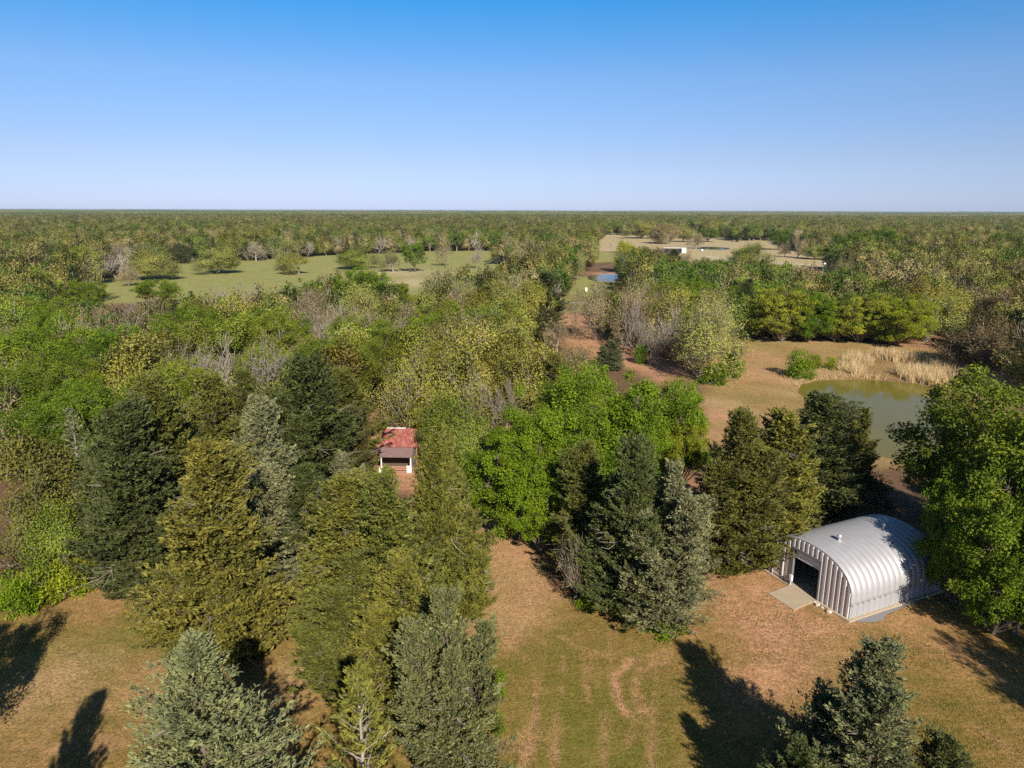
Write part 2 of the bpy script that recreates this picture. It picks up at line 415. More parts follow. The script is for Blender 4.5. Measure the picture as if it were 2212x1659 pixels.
PROTO = {}
def proto(key, gen, leafm, barks):
    T, C, h, rad = gen
    tm = T.mesh(key + '_wood', barks, True)
    cm = C.mesh(key + '_leaf', [leafm]) if C.n else None
    PROTO[key] = (tm, cm, h, rad)
BK = [M_BARK, M_PALE]
proto('cedar0', gen_cedar(11, nb=360, per=15, power=0.46, rad=3.2, lobes=0.34), M_CEDAR, BK)
proto('cedar1', gen_multi(12, [(0, 0, 1.0, 0.8), (0.35, -0.2, 0.8, 0.6), (-0.3, 0.25, 0.7, 0.6)], nb=340, per=14, power=0.42, lobes=0.38), M_CEDAR, BK)
proto('cedar2', gen_cedar(13, nb=370, per=15, power=0.54, rad=3.0, lobes=0.4), M_CEDAR, BK)
proto('cedar3', gen_multi(14, [(-0.12, 0.1, 1.0, 0.7), (0.42, 0.1, 0.86, 0.62), (-0.1, -0.45, 0.66, 0.6), (-0.45, 0.2, 0.6, 0.55)], nb=330, per=14, power=0.40, lobes=0.42), M_CEDAR, BK)
proto('cedar4', gen_cedar(15, h=14.0, rad=4.6, nb=560, per=17, ln=0.23, wd=0.08, power=0.78, lobes=0.3, step=0.085, twigs=8), M_CEDAR, BK)
proto('cedar5', gen_multi(16, [(-0.1, 0.05, 1.0, 0.66), (0.35, 0.1, 0.9, 0.5), (-0.3, -0.35, 0.62, 0.62), (0.3, -0.4, 0.5, 0.5)], h=11.5, rad=3.8, nb=460, per=15, ln=0.22, wd=0.078, power=0.42, lobes=0.45, step=0.075), M_CEDAR, BK)
proto('cedar6', gen_multi(17, [(0.1, 0, 1.0, 0.75), (-0.42, 0.05, 0.78, 0.6), (0.3, 0.4, 0.72, 0.55)], h=11.5, rad=3.4, nb=430, per=15, ln=0.22, wd=0.078, power=0.42, lobes=0.42, step=0.07), M_CEDAR, BK)
proto('cedar7', gen_multi(18, [(0, 0, 1.0, 0.55), (0.5, 0.1, 0.88, 0.55), (-0.5, 0.15, 0.84, 0.55), (0.1, -0.5, 0.72, 0.55), (-0.35, -0.45, 0.62, 0.5), (0.5, -0.42, 0.55, 0.5), (0.05, 0.5, 0.8, 0.5)], h=10.0, rad=3.4, nb=420, per=13, ln=0.22, wd=0.078, power=0.45, lobes=0.5, step=0.075), M_CEDAR, BK)
proto('spruce0', gen_cedar(21, nb=120, per=11, open_=0.9, power=0.85, rad=3.0, lobes=0.15, ln=0.24, wd=0.08, twigs=10), M_CEDAR, [M_PALE, M_PALE])
proto('spruce1', gen_cedar(22, nb=95, per=9, open_=1.0, power=0.9, rad=2.9, lobes=0.2, ln=0.24, wd=0.08, twigs=12), M_CEDAR, [M_PALE, M_PALE])
for k in range(4):
    proto('leafy%d' % k, gen_leafy(31 + k, lobes=(15, 13, 17, 12)[k], clumps=20, lv=125, ls=0.19, base=(0.12, 0.16, 0.10, 0.2)[k]), M_LEAF, BK)
proto('leafy4', gen_leafy(38, h=12.0, rad=3.9, lobes=24, clumps=16, lv=110, ls=0.19, base=0.02), M_LEAF, BK)
for k in range(4):
    proto('bud%d' % k, gen_branchy(51 + k, kids=((6, 5, 5, 4), (5, 5, 5, 4), (7, 5, 4, 4), (5, 6, 5, 4))[k], leaf=(8, 6, 9, 5)[k], wide=(1.0, 1.2, 0.9, 1.1)[k], up=(0.3, 0.2, 0.4, 0.28)[k]), M_BUD, [M_TWIG])
for k in range(2):
    proto('fill%d' % k, gen_branchy(61 + k, kids=((6, 5, 5, 4), (5, 5, 5, 5))[k], leaf=(22, 19)[k], wide=1.0, up=(0.28, 0.34)[k], low=0.2, ls=0.24, clus=0.36), M_BUD, [M_TWIG])
for k in range(3):
    proto('bare%d' % k, gen_branchy(71 + k, kids=((5, 5, 5, 4), (6, 5, 4, 4), (5, 4, 5, 4))[k], leaf=0, wide=(0.9, 1.25, 0.8)[k], up=(0.4, 0.12, 0.5)[k], twig=0.03), M_BUD, [M_PALE])
for k in range(2): proto('bush%d' % k, gen_bush(81 + k), M_LEAF, [M_TWIG])

NAMES = {'cedar': ('cedar_tree', 'cedar'), 'spruce': ('spruce_tree', 'spruce'), 'leafy': ('leafy_tree', 'tree'), 'bud': ('budding_oak', 'oak'),
         'fill': ('budding_oak', 'oak'), 'bare': ('bare_tree', 'bare tree'), 'bush': ('green_bush', 'bush')}
TREES = []           # (x, y, r, h, kind)
RNG = random.Random(5)
def plant(key, x, y, h, r, tint, label, group=None, rz=None, tilt=None, z=0.0):
    tm, cm, h0, r0 = PROTO[key]; kind = key.rstrip('0123456789')
    nm, cat = NAMES[kind]
    root = empty(nm, (x, y, z + gh(x, y) - 0.05), RNG.uniform(0, 6.28) if rz is None else rz, (r / r0, r / r0, h / h0))
    if tilt is not None: root.rotation_euler = tilt
    tag(root, label, cat, group)
    t = bpy.data.objects.new('trunk', tm); COL.objects.link(t); t.parent = root
    if cm is not None:
        c = bpy.data.objects.new('crown' if kind != 'bush' else 'foliage', cm); COL.objects.link(c); c.parent = root
        c.color = (*tint, 1)
    TREES.append((x, y, r, h, kind))
    return root

# ------------------------------------------------------------------ tints (real leaf colours)
T_OLIVE = (0.098, 0.110, 0.024); T_OLIVE2 = (0.128, 0.132, 0.026); T_DARK = (0.058, 0.076, 0.024); T_BLUE = (0.150, 0.170, 0.095)
T_GREY = (0.120, 0.138, 0.072); T_BRIGHT = (0.150, 0.235, 0.010); T_DEEP = (0.112, 0.182, 0.013); T_GREEN = (0.150, 0.205, 0.015); T_LIME = (0.23, 0.28, 0.018)
T_BUD = (0.255, 0.27, 0.065); T_YEL = (0.285, 0.295, 0.035); T_TAN = (0.31, 0.26, 0.13); T_MID = (0.175, 0.225, 0.03)
GC = 'trees standing around the yard'

# ------------------------------------------------------------------ ground
def vnoise(x, y, sc, seed=0):
    x = np.asarray(x) / sc + seed * 17.31; y = np.asarray(y) / sc - seed * 9.7
    xi = np.floor(x); yi = np.floor(y); fx = x - xi; fy = y - yi
    fx = fx * fx * (3 - 2 * fx); fy = fy * fy * (3 - 2 * fy)
    def hsh(a, b): 
        s = np.sin(a * 127.1 + b * 311.7 + seed * 74.7) * 43758.5453
        return s - np.floor(s)
    return (hsh(xi, yi) * (1 - fx) + hsh(xi + 1, yi) * fx) * (1 - fy) + (hsh(xi, yi + 1) * (1 - fx) + hsh(xi + 1, yi + 1) * fx) * fy
def fbm(x, y, sc, seed=0, o=4):
    return sum(vnoise(x, y, sc / 2 ** k, seed + k) * 0.5 ** k for k in range(o)) / sum(0.5 ** k for k in range(o))
def wpoly(pts, z=0.0): return np.array([at(u, v, z)[:2] for u, v in pts])
def sdf(x, y, P):
    """signed distance to a polygon, negative inside"""
    d = np.full(x.shape, 1e18); ins = np.zeros(x.shape, bool)
    for i in range(len(P)):
        a, b = P[i], P[(i + 1) % len(P)]
        e = b - a; wx, wy = x - a[0], y - a[1]
        t = np.clip((wx * e[0] + wy * e[1]) / (e @ e + 1e-12), 0, 1)
        d = np.minimum(d, (wx - t * e[0]) ** 2 + (wy - t * e[1]) ** 2)
        c = ((a[1] > y) != (b[1] > y)) & (x < (b[0] - a[0]) * (y - a[1]) / (b[1] - a[1] + 1e-12) + a[0])
        ins ^= c
    d = np.sqrt(d); return np.where(ins, -d, d)
def pdist(x, y, P):
    d = np.full(x.shape, 1e18)
    for a, b in zip(P[:-1], P[1:]):
        e = b - a; wx, wy = x - a[0], y - a[1]
        t = np.clip((wx * e[0] + wy * e[1]) / (e @ e + 1e-12), 0, 1)
        d = np.minimum(d, (wx - t * e[0]) ** 2 + (wy - t * e[1]) ** 2)
    return np.sqrt(d)
def sstep(a, b, x): 
    t = np.clip((x - a) / (b - a), 0, 1); return t * t * (3 - 2 * t)

POND = wpoly([(1744, 838), (1780, 827), (1821, 823.5), (1892, 825), (1962, 830), (2022, 842.5), (2070, 856), (2125, 885), (2110, 930), (2030, 968), (1960, 988), (1900, 978), (1862, 955), (1822, 905), (1775, 868)], -0.35)
YARD = wpoly([(-300, 1225), (60, 1235), (170, 1240), (330, 1270), (560, 1330), (700, 1340), (980, 1300), (1010, 1085), (1075, 1085), (1200, 1250), (1350, 1320), (1520, 1250), (1640, 1180), (1700, 1240), (2000, 1270), (2400, 1290), (2700, 1700), (2600, 2400), (-300, 2400)])
PATH = wpoly([(1035, 1090), (1078, 1090), (1190, 1240), (1185, 1330), (1110, 1390), (1015, 1390), (1000, 1290)])
PONDSIDE = wpoly([(1510, 950), (1525, 860), (1545, 745), (1590, 728), (1760, 730), (1960, 748), (2230, 775), (2260, 850), (2150, 900), (2060, 1000), (1890, 1010), (1640, 980)])
REDGAP = wpoly([(1130, 692), (1185, 690), (1230, 676), (1300, 690), (1400, 770), (1480, 795), (1440, 835), (1360, 800), (1250, 760)])
PASTURE = wpoly([(-400, 640), (60, 632), (110, 622), (250, 596), (370, 568), (510, 562), (600, 558), (700, 552), (830, 547), (910, 543), (1060, 540), (1130, 540), (1180, 560), (1060, 590), (990, 640), (925, 652), (830, 640), (730, 640), (600, 650), (440, 655), (290, 655), (100, 660), (-400, 680)])
FIELDS = [wpoly([(1290, 493), (1330, 489), (1440, 488), (1520, 496), (1545, 510), (1500, 530), (1400, 540), (1285, 545), (1276, 530)]),
          wpoly([(1440, 488), (1500, 484), (1590, 498), (1640, 506), (1660, 514), (1700, 527), (1730, 541), (1850, 558), (1960, 566), (1960, 576), (1720, 580), (1690, 572), (1600, 566), (1500, 560), (1440, 540), (1500, 520)])]
GREENBITS = [wpoly([(1275, 545), (1325, 545), (1330, 565), (1280, 568)]), wpoly([(1220, 600), (1290, 596), (1350, 600), (1310, 640), (1290, 670), (1225, 680)]), wpoly([(1470, 548), (1580, 545), (1600, 560), (1480, 566)])]
SHEDLOT = wpoly([(800, 885), (905, 880), (930, 960), (1010, 1000), (1010, 1050), (900, 1060), (800, 1050)])
EASTLOT = wpoly([(1960, 690), (2040, 670), (2110, 690), (2212, 740), (2212, 790), (2060, 760), (1900, 745)])
def c7(x, y): return ((800 + x / 2.458) / 1.1573, (1400 + y / 2.458) / 1.1573)
def c8(x, y): return ((1660 + x / 2.458) / 1.1573, (1250 + y / 2.458) / 1.1573)
def c6(x, y): return (x / 2.212 / 1.1573, (1400 + y / 2.212) / 1.1573)
TRACKS = [([c7(*p) for p in q], wd, st) for q, wd, st in [
    ([(1330, 700), (1335, 900), (1280, 1150), (1250, 1278), (1230, 1500)], 0.45, 0.8), ([(1490, 590), (1490, 810)], 0.4, 0.7), ([(1635, 560), (1640, 860)], 0.35, 0.6),
    ([(1790, 420), (1785, 800)], 0.35, 0.5), ([(2300, 610), (2210, 620), (2050, 640), (1960, 690), (1930, 790), (1990, 930)], 0.5, 1.3),
    ([(2300, 545), (2210, 560), (1930, 610), (1820, 710), (1830, 850), (1880, 940)], 0.5, 1.3), ([(1480, 470), (1650, 560), (1900, 620)], 0.35, 0.6),
    ([(2060, 690), (2055, 950), (2030, 1278), (2010, 1500)], 0.4, 0.6), ([(1450, 920), (1440, 1278), (1430, 1500)], 0.4, 0.6), ([(1250, 480), (1250, 620)], 0.35, 0.5), ([(1380, 500), (1385, 640)], 0.35, 0.5),
    ([(1000, 1160), (1150, 1150), (1280, 1080)], 0.6, 0.7), ([(1750, 930), (1740, 1278)], 0.4, 0.45), ([(1890, 1140), (1950, 960)], 0.4, 0.5)]] + \
  [([c8(*p) for p in q], wd, st) for q, wd, st in [
    ([(-100, 985), (60, 985), (420, 990), (700, 940)], 0.4, 0.7), ([(400, 1170), (800, 1205)], 0.35, 0.7), ([(480, 1285), (780, 1300)], 0.35, 0.7), ([(900, 830), (1100, 900), (1400, 890), (1750, 900)], 0.5, 0.6),
    ([(540, 720), (560, 680), (640, 655), (700, 690), (660, 740)], 0.25, 0.9), ([(560, 760), (640, 740), (720, 690)], 0.25, 0.9), ([(600, 780), (700, 770), (790, 700), (800, 660)], 0.25, 0.9), ([(780, 830), (800, 760), (805, 690)], 0.25, 0.9),
    ([(830, 850), (900, 880), (900, 850)], 0.25, 0.8), ([(500, 1060), (560, 1100), (620, 1140)], 0.3, 0.8), ([(1440, 1340), (1620, 1365)], 0.3, 0.6), ([(1800, 1040), (2050, 1100), (2212, 1140)], 0.3, 0.5), ([(1900, 1380), (2100, 1520), (2212, 1647)], 0.5, 0.5)]] + \
  [([c6(*p) for p in q], 0.35, 0.8) for q in [[(610, 820), (545, 880), (525, 940), (560, 1020), (640, 1010), (700, 980)], [(660, 760), (740, 720)], [(640, 520), (700, 500)]]]
RUT = wpoly([c7(*p) for p in [(1035, 90), (1010, 180), (988, 290)]])
BLOBS = [(1665, 1335, 5.5, .85), (1660, 1440, 4.0, .8), (1600, 1290, 3.0, .7), (1690, 1345, 4.0, 1.0), (1650, 1300, 3.0, .9), (1750, 1360, 2.6, .6), (1640, 1405, 2.6, .8), (1700, 1450, 2.6, .75), (1600, 1430, 2.0, .7), (1580, 1260, 3.5, .5), (1640, 1250, 2.5, .7), (1830, 1360, 2.0, .6), (1950, 1330, 2.5, .45), (2060, 1400, 1.6, .5),
         (1100, 1385, 1.5, .5), (1120, 1190, 3.0, .7), (1060, 1110, 3.5, .9), (1150, 1270, 3.0, .5), (1340, 1310, 2.0, .6), (1500, 1330, 2.4, .4), (230, 1265, 4.0, .5), (300, 1280, 2.5, .5), (560, 1265, 1.5, .7), (590, 1240, 2.0, .6),
         (330, 1440, 2.5, .35), (100, 1600, 2.5, .5), (240, 1600, 1.2, .6), (60, 1500, 3, .3), (620, 1500, 2.0, .35), (850, 915, 5.0, .9), (870, 890, 4.0, .9), (990, 1015, 3.0, .9), (1058, 925, 2.5, .9), (1600, 800, 9, .55), (1560, 900, 5, .6), (1640, 770, 7, .5), (1560, 950, 4, .6),
         (2070, 730, 9, .7), (2020, 700, 8, .6), (1310, 591, 9, .9), (90, 640, 12, .6), (1540, 1060, 4, .6), (1530, 1010, 3, .6)]
STRAWB = [(1120, 1300, 3.0, .7), (1090, 1340, 2.0, .6), (120, 1480, 4.0, .5), (350, 1490, 4.0, .35), (640, 1470, 2.4, .6), (690, 1430, 2.0, .5), (980, 1390, 1.2, .6), (1560, 870, 5, .7), (1560, 830, 5, .6), (1620, 850, 6, .4), (1700, 815, 7, .6), (1740, 790, 7, .5), (880, 590, 22, .8), (900, 610, 20, .9)]
GREENB = [(1130, 1440, 4, .6), (1250, 1560, 5, .8), (1200, 1420, 4, .6), (1350, 1420, 3.5, .6), (280, 1400, 4.5, .6), (200, 1440, 4, .4), (1450, 1500, 3, .5), (1650, 745, 6, .6), (1590, 870, 5, .4), (1180, 1640, 4, .6), (1600, 1320, 2, .4), (1350, 1640, 4, .7), (80, 1420, 3, .4), (1780, 1420, 2.5, .35)]

def ground_h(x, y):
    x = np.asarray(x, float); y = np.asarray(y, float)
    near = np.exp(-((y - 60) / 160) ** 2)
    z = (fbm(x, y, 14, 3, 3) - 0.5) * 0.22 * near
    m = (np.abs(x - 60) < 70) & (y > 60) & (y < 160)
    d = np.full(x.shape, 50.0)
    if m.any(): d[m] = sdf(x[m], y[m], POND) + (fbm(x[m], y[m], 5, 9, 3) - 0.5) * 2.4
    bank = sstep(7.0, -6.0, d)
    z = z * (1 - sstep(10, 4, d)) - 1.25 * bank
    return z
def gh(x, y): return float(ground_h(np.array([x]), np.array([y]))[0])
def axis_coords(a, b, st, far0, far1, ratio):
    core = np.arange(a, b, st); out = [core]
    x, s, L = b, st, []
    while x < far1: L.append(x); s *= ratio; x += s
    L.append(far1); out.append(np.array(L))
    x, s, L = a, st, []
    while True:
        s *= ratio; x -= s
        if x <= far0: L.append(far0); break
        L.append(x)
    return np.concatenate([np.array(L[::-1])] + out)
gx = axis_coords(-40, 84, 0.33, -26000, 26000, 1.028)
gy = axis_coords(14, 132, 0.33, -300, 40000, 1.022)
X, Y = np.meshgrid(gx, gy)
Z = ground_h(X, Y)
nz = (fbm(X, Y, 7, 1, 4) - 0.5); nz2 = (fbm(X, Y, 2.2, 5, 3) - 0.5)
def soft(P, w, amp=3.0):
    m = (X > P[:, 0].min() - 40) & (X < P[:, 0].max() + 40) & (Y > P[:, 1].min() - 40) & (Y < P[:, 1].max() + 40)
    o = np.zeros(X.shape); o[m] = sstep(w, -w, sdf(X[m], Y[m], P) + nz[m] * amp + nz2[m] * amp * 0.4); return o
def blob(L, scale=1.0):
    o = np.zeros(X.shape)
    for u, v, r, s in L:
        c = at(u, v); d2 = ((X - c[0]) ** 2 + (Y - c[1]) ** 2) / (r * scale) ** 2
        o = np.maximum(o, s * np.exp(-d2 * 0.9))
    return o
lawn = soft(YARD, 1.2, 2.5)
pside = soft(PONDSIDE, 2.0, 4.0)
dirt = np.clip(blob(BLOBS) * (1.0 + 2.0 * nz + 1.6 * nz2), 0, 1)
dirt = np.maximum(dirt, soft(REDGAP, 3.0, 6.0) * 0.85); dirt = np.maximum(dirt, soft(SHEDLOT, 2.0, 3.0) * 0.85); dirt = np.maximum(dirt, soft(EASTLOT, 4.0, 6.0) * 0.6)
dirt = np.maximum(dirt, soft(PATH, 1.2, 2.0) * 0.4)
for P, wd, st in TRACKS:
    W = wpoly(P); m = (X > W[:, 0].min() - 3) & (X < W[:, 0].max() + 3) & (Y > W[:, 1].min() - 3) & (Y < W[:, 1].max() + 3)
    d = pdist(X[m], Y[m], W) + nz2[m] * 0.7
    k = 1.15 * st * sstep(wd * 1.15, wd * 0.15, d) * np.clip(0.72 + 2.0 * nz[m] + 1.4 * nz2[m], 0.0, 1); dirt[m] = np.maximum(dirt[m], k); Z[m] -= 0.05 * k
m = (np.abs(X - RUT[:, 0].mean()) < 8) & (np.abs(Y - RUT[:, 1].mean()) < 10); k = sstep(0.5, 0.1, pdist(X[m], Y[m], RUT)); Z[m] -= 0.16 * k
straw = np.clip(blob(STRAWB) * (1 + 1.4 * nz + nz2), 0, 1); straw = np.maximum(straw, soft(PATH, 1.0, 2.0) * 0.55)
for P in FIELDS: straw = np.maximum(straw, soft(P, 8, 14) * 0.9)
straw = np.maximum(straw, pside * (0.45 + 0.8 * nz)); straw = np.clip(straw, 0, 1)
REEDP = wpoly([(1790, 806), (1840, 766), (1900, 760), (2000, 772), (2120, 774), (2260, 784), (2280, 850), (2180, 850), (2080, 862), (2030, 842), (1960, 830), (1880, 822)])
rd = soft(REEDP, 1.5, 3.0); straw *= 1 - 0.35 * rd
dp = np.full(X.shape, 60.0); m = (np.abs(X - 60) < 70) & (Y > 60) & (Y < 160); dp[m] = sdf(X[m], Y[m], POND) + nz[m] * 4
mud = sstep(4.5, 0.5, dp) * (0.55 + nz2); straw *= 1 - np.clip(mud, 0, 1)
green = np.clip(blob(GREENB) * (1 + 1.2 * nz + 0.8 * nz2), 0, 1)
past = soft(PASTURE, 8, 10)
for P in GREENBITS: past = np.maximum(past, soft(P, 4, 6))
lawn = np.maximum(lawn, pside * (1 - 0.35 * rd)); lawn *= 1 - 0.7 * np.clip(mud, 0, 1)
mb = MB(); mb.grid(np.stack([X, Y, Z], -1), 0.5, flip=True)
gm, t = new_mat('ground')
def A(n): return N(t, 'ShaderNodeAttribute', attribute_name=n).outputs['Fac']
geo = t.nodes.new('ShaderNodeNewGeometry'); PO = geo.outputs['Position']
n_big = noise(t, 0.10, 5, 0.6, PO); n_mid = noise(t, 0.6, 5, 0.65, PO); n_fine = noise(t, 4.5, 4, 0.7, PO); n_grit = noise(t, 16.0, 2, 0.6, PO)
stretch = N(t, 'ShaderNodeMapping'); stretch.inputs['Scale'].default_value = (0.25, 2.2, 1); stretch.inputs['Rotation'].default_value = (0, 0, R(-22)); t.links.new(PO, stretch.inputs[0])
n_mow = noise(t, 0.8, 4, 0.6, stretch.outputs[0])
litter = mixc(t, n_mid.outputs[0], (0.115, 0.062, 0.036), (0.19, 0.115, 0.065))
r_ = ramp(t, [(0.30, (0.115, 0.108, 0.020)), (0.46, (0.205, 0.140, 0.036)), (0.58, (0.315, 0.180, 0.066)), (0.74, (0.40, 0.245, 0.10))])
lf = math_(t, 'ADD', math_(t, 'MULTIPLY', n_big.outputs[0], 0.45), math_(t, 'MULTIPLY', n_mid.outputs[0], 0.40)); lf = math_(t, 'ADD', lf, math_(t, 'MULTIPLY', n_mow.outputs[0], 0.30))
lf = math_(t, 'SUBTRACT', lf, 0.07); t.links.new(lf, r_.inputs[0])
c = mixc(t, A('lawn'), litter, r_.outputs[0])
gcol = mixc(t, n_mid.outputs[0], (0.10, 0.125, 0.014), (0.165, 0.155, 0.03))
c = mixc(t, math_(t, 'MULTIPLY', A('green'), math_(t, 'ADD', math_(t, 'MULTIPLY', n_fine.outputs[0], 1.2), 0.2), True), c, gcol)
scol = mixc(t, n_fine.outputs[0], (0.30, 0.19, 0.085), (0.52, 0.37, 0.19))
pcol = mixc(t, n_big.outputs[0], (0.20, 0.215, 0.055), (0.33, 0.29, 0.115))
c = mixc(t, A('past'), c, pcol)
fcol = mixc(t, n_mow.outputs[0], (0.37, 0.29, 0.15), (0.50, 0.40, 0.23))
sdist = N(t, 'ShaderNodeSeparateXYZ'); t.links.new(PO, sdist.inputs[0])
farf = math_(t, 'GREATER_THAN', sdist.outputs['Y'], 240.0)
c = mixc(t, A('straw'), c, mixc(t, farf, scol, fcol))
dcol = mixc(t, n_mid.outputs[0], (0.37, 0.170, 0.085), (0.56, 0.325, 0.19))
c = mixc(t, A('dirt'), c, dcol)
n_tuft = noise(t, 1.7, 3, 0.6, PO)
gr = math_(t, 'ADD', math_(t, 'MULTIPLY', math_(t, 'SUBTRACT', n_fine.outputs[0], 0.5), 1.9), math_(t, 'MULTIPLY', math_(t, 'SUBTRACT', n_grit.outputs[0], 0.5), 1.8))
gr = math_(t, 'ADD', math_(t, 'ADD', gr, math_(t, 'MULTIPLY', math_(t, 'SUBTRACT', n_tuft.outputs[0], 0.5), 0.9)), 1.0)
gr = math_(t, 'MAXIMUM', gr, 0.25)
sc_ = t.nodes.new('ShaderNodeVectorMath'); sc_.operation = 'SCALE'; t.links.new(c, sc_.inputs[0]); t.links.new(gr, sc_.inputs['Scale'])
bmp = t.nodes.new('ShaderNodeBump'); bmp.inputs['Strength'].default_value = 0.7; bmp.inputs['Distance'].default_value = 0.12
t.links.new(math_(t, 'ADD', n_fine.outputs[0], math_(t, 'MULTIPLY', n_grit.outputs[0], 0.6)), bmp.inputs['Height'])
principled(t, sc_.outputs[0], 0.95, 0.1, bump=bmp.outputs[0])
ground = mb.build('ground', gm, smooth=True)
for nme, arr in (('lawn', lawn), ('dirt', dirt), ('straw', straw), ('green', green), ('past', past)):
    a_ = ground.data.attributes.new(nme, 'FLOAT', 'POINT'); a_.data.foreach_set('value', arr.astype(np.float32).ravel())
tag(ground, 'reddish earth ground with patchy dry grass spreading to the horizon', 'ground', kind='structure')

# ------------------------------------------------------------------ ponds
def water_mat(name, c0, c1, rough):
    m, t = new_mat(name)
    g_ = t.nodes.new('ShaderNodeNewGeometry'); n0 = noise(t, 0.08, 4, 0.6, g_.outputs['Position'])
    n1 = noise(t, 1.6, 3, 0.5, g_.outputs['Position'])
    b = t.nodes.new('ShaderNodeBump'); b.inputs['Strength'].default_value = 0.03; b.inputs['Distance'].default_value = 0.05; t.links.new(n1.outputs[0], b.inputs['Height'])
    p = principled(t, mixc(t, n0.outputs[0], c0, c1), rough, 0.5, bump=b.outputs[0]); p.inputs['IOR'].default_value = 1.15
    return m
M_POND = water_mat('pond_water', (0.125, 0.108, 0.018), (0.185, 0.145, 0.030), 0.05)
def sheet(name, P, z, m, label, cat, edge=0.0, seed=0):
    c0 = P.mean(0); pts = []
    n = len(P)
    for i in range(n):
        for k in range(6):
            a = P[i] + (P[(i + 1) % n] - P[i]) * k / 6
            q = a + (a - c0) / (np.linalg.norm(a - c0) + 1e-9) * edge * (0.6 + 0.8 * vnoise(a[0], a[1], 3.0, seed))
            pts.append((q[0], q[1], z))
    bm = bmesh.new(); vs = [bm.verts.new(p) for p in pts]; f = bm.faces.new(vs); bm.normal_update()
    if f.normal.z < 0: f.normal_flip()
    bmesh.ops.triangulate(bm, faces=bm.faces[:])
    me = bpy.data.meshes.new(name); bm.to_mesh(me); bm.free(); me.materials.append(m)
    o = bpy.data.objects.new(name, me); COL.objects.link(o); tag(o, label, cat, kind='structure'); return o
sheet('pond_water', POND, -0.42, M_POND, 'murky olive pond with tall dry grass along its far bank', 'pond', 3.5)
M_POND2 = water_mat('far_pond_water', (0.06, 0.065, 0.05), (0.10, 0.10, 0.07), 0.08)
sheet('pond_water', wpoly([(1268, 598), (1283, 594), (1310, 592), (1338, 592), (1350, 597), (1345, 604), (1320, 608), (1290, 608), (1272, 604)]), 0.03, M_POND2, 'small pale blue pond beneath the utility poles', 'pond', 0, 2)
sheet('pond_water', wpoly([(1500, 535), (1520, 533), (1545, 533.3), (1575, 535.5), (1577, 538), (1560, 540), (1530, 539), (1505, 538)]), 0.03, M_POND2, 'narrow blue pond in the pale field beside the open shed', 'pond', 0, 3)
m_road, t = new_mat('road'); g_ = t.nodes.new('ShaderNodeNewGeometry'); n0 = noise(t, 0.5, 4, 0.6, g_.outputs['Position'])
principled(t, mixc(t, n0.outputs[0], (0.40, 0.33, 0.24), (0.56, 0.48, 0.37)), 0.95, 0.1)
def road(pts, wd, label, z=0.04):
    W = wpoly(pts); d = np.gradient(W, axis=0); d /= np.linalg.norm(d, axis=1, keepdims=True); nn = np.c_[-d[:, 1], d[:, 0]]
    P = np.stack([np.c_[W - nn * wd / 2, np.full(len(W), z)], np.c_[W + nn * wd / 2, np.full(len(W), z)]], 1)
    b = MB(); b.grid(P, flip=True); o = b.build('dirt_road', m_road); tag(o, label, 'road', kind='structure'); 
    if o.data.polygons[0].normal.z < 0: o.data.flip_normals()
    return o
road([(1518, 553), (1560, 558), (1620, 565), (1690, 569), (1760, 573)], 6, 'pale gravel lane crossing the straw coloured field')
road([(1250, 539), (1290, 540), (1330, 541), (1380, 541)], 7, 'pale lane along the near edge of the hay field')
road([(1215, 655), (1245, 654), (1300, 656), (1330, 657)], 3.0, 'short grey track in the grassy gap behind the dark cedar')

# ------------------------------------------------------------------ metal arched building
def metal_mat(name, col, metal, rough, dirt_=0.25):
    m, t = new_mat(name); tc = t.nodes.new('ShaderNodeTexCoord')
    mp = N(t, 'ShaderNodeMapping'); mp.inputs['Scale'].default_value = (1, 1, 0.3); t.links.new(tc.outputs['Object'], mp.inputs[0])
    n0 = noise(t, 1.3, 6, 0.65, mp.outputs[0]); n1 = noise(t, 9, 3, 0.6, tc.outputs['Object'])
    k = math_(t, 'MULTIPLY', math_(t, 'SUBTRACT', n0.outputs[0], 0.42, True), dirt_ * 4)
    c = mixc(t, k, col, tuple(x * y for x, y in zip(col, (0.72, 0.66, 0.60))))
    rr = math_(t, 'ADD', math_(t, 'MULTIPLY', n1.outputs[0], 0.15), rough - 0.07)
    principled(t, c, rr, 0.4, metal); return m
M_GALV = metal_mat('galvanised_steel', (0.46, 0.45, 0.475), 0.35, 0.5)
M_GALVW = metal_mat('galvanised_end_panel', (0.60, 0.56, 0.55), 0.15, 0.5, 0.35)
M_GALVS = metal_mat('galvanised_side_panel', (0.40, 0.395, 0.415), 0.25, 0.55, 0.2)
M_WHITE = metal_mat('white_door_metal', (0.74, 0.76, 0.80), 0.1, 0.45, 0.1)
M_DARK, t = new_mat('dark_frame'); principled(t, (0.16, 0.15, 0.15), 0.6)
M_CONC, t = new_mat('concrete'); tc = t.nodes.new('ShaderNodeTexCoord'); a0 = noise(t, 1.1, 6, 0.7, tc.outputs['Object']); a1 = noise(t, 14, 3, 0.6, tc.outputs['Object'])
cc_ = mixc(t, a0.outputs[0], (0.33, 0.25, 0.17), (0.52, 0.43, 0.32)); cc_ = mixc(t, math_(t, 'MULTIPLY', a1.outputs[0], 0.35), cc_, (0.30, 0.22, 0.15))
principled(t, cc_, 0.9, 0.2)
pl = at(1659, 1234.5); pr = at(1832, 1339)
ex = (pr - pl)[:2]; WID = float(np.linalg.norm(ex)); rz = math.atan2(ex[1], ex[0]); mid = (pl + pr)[:2] / 2
LEN = 10.4; a_ = WID / 2
HG = empty('arched_metal_building', (mid[0], mid[1], 0.0), rz)
tag(HG, 'silver arched metal building with a ribbed roof and an open doorway', 'metal building')
WALLH, ARCH = 1.75, 4.35
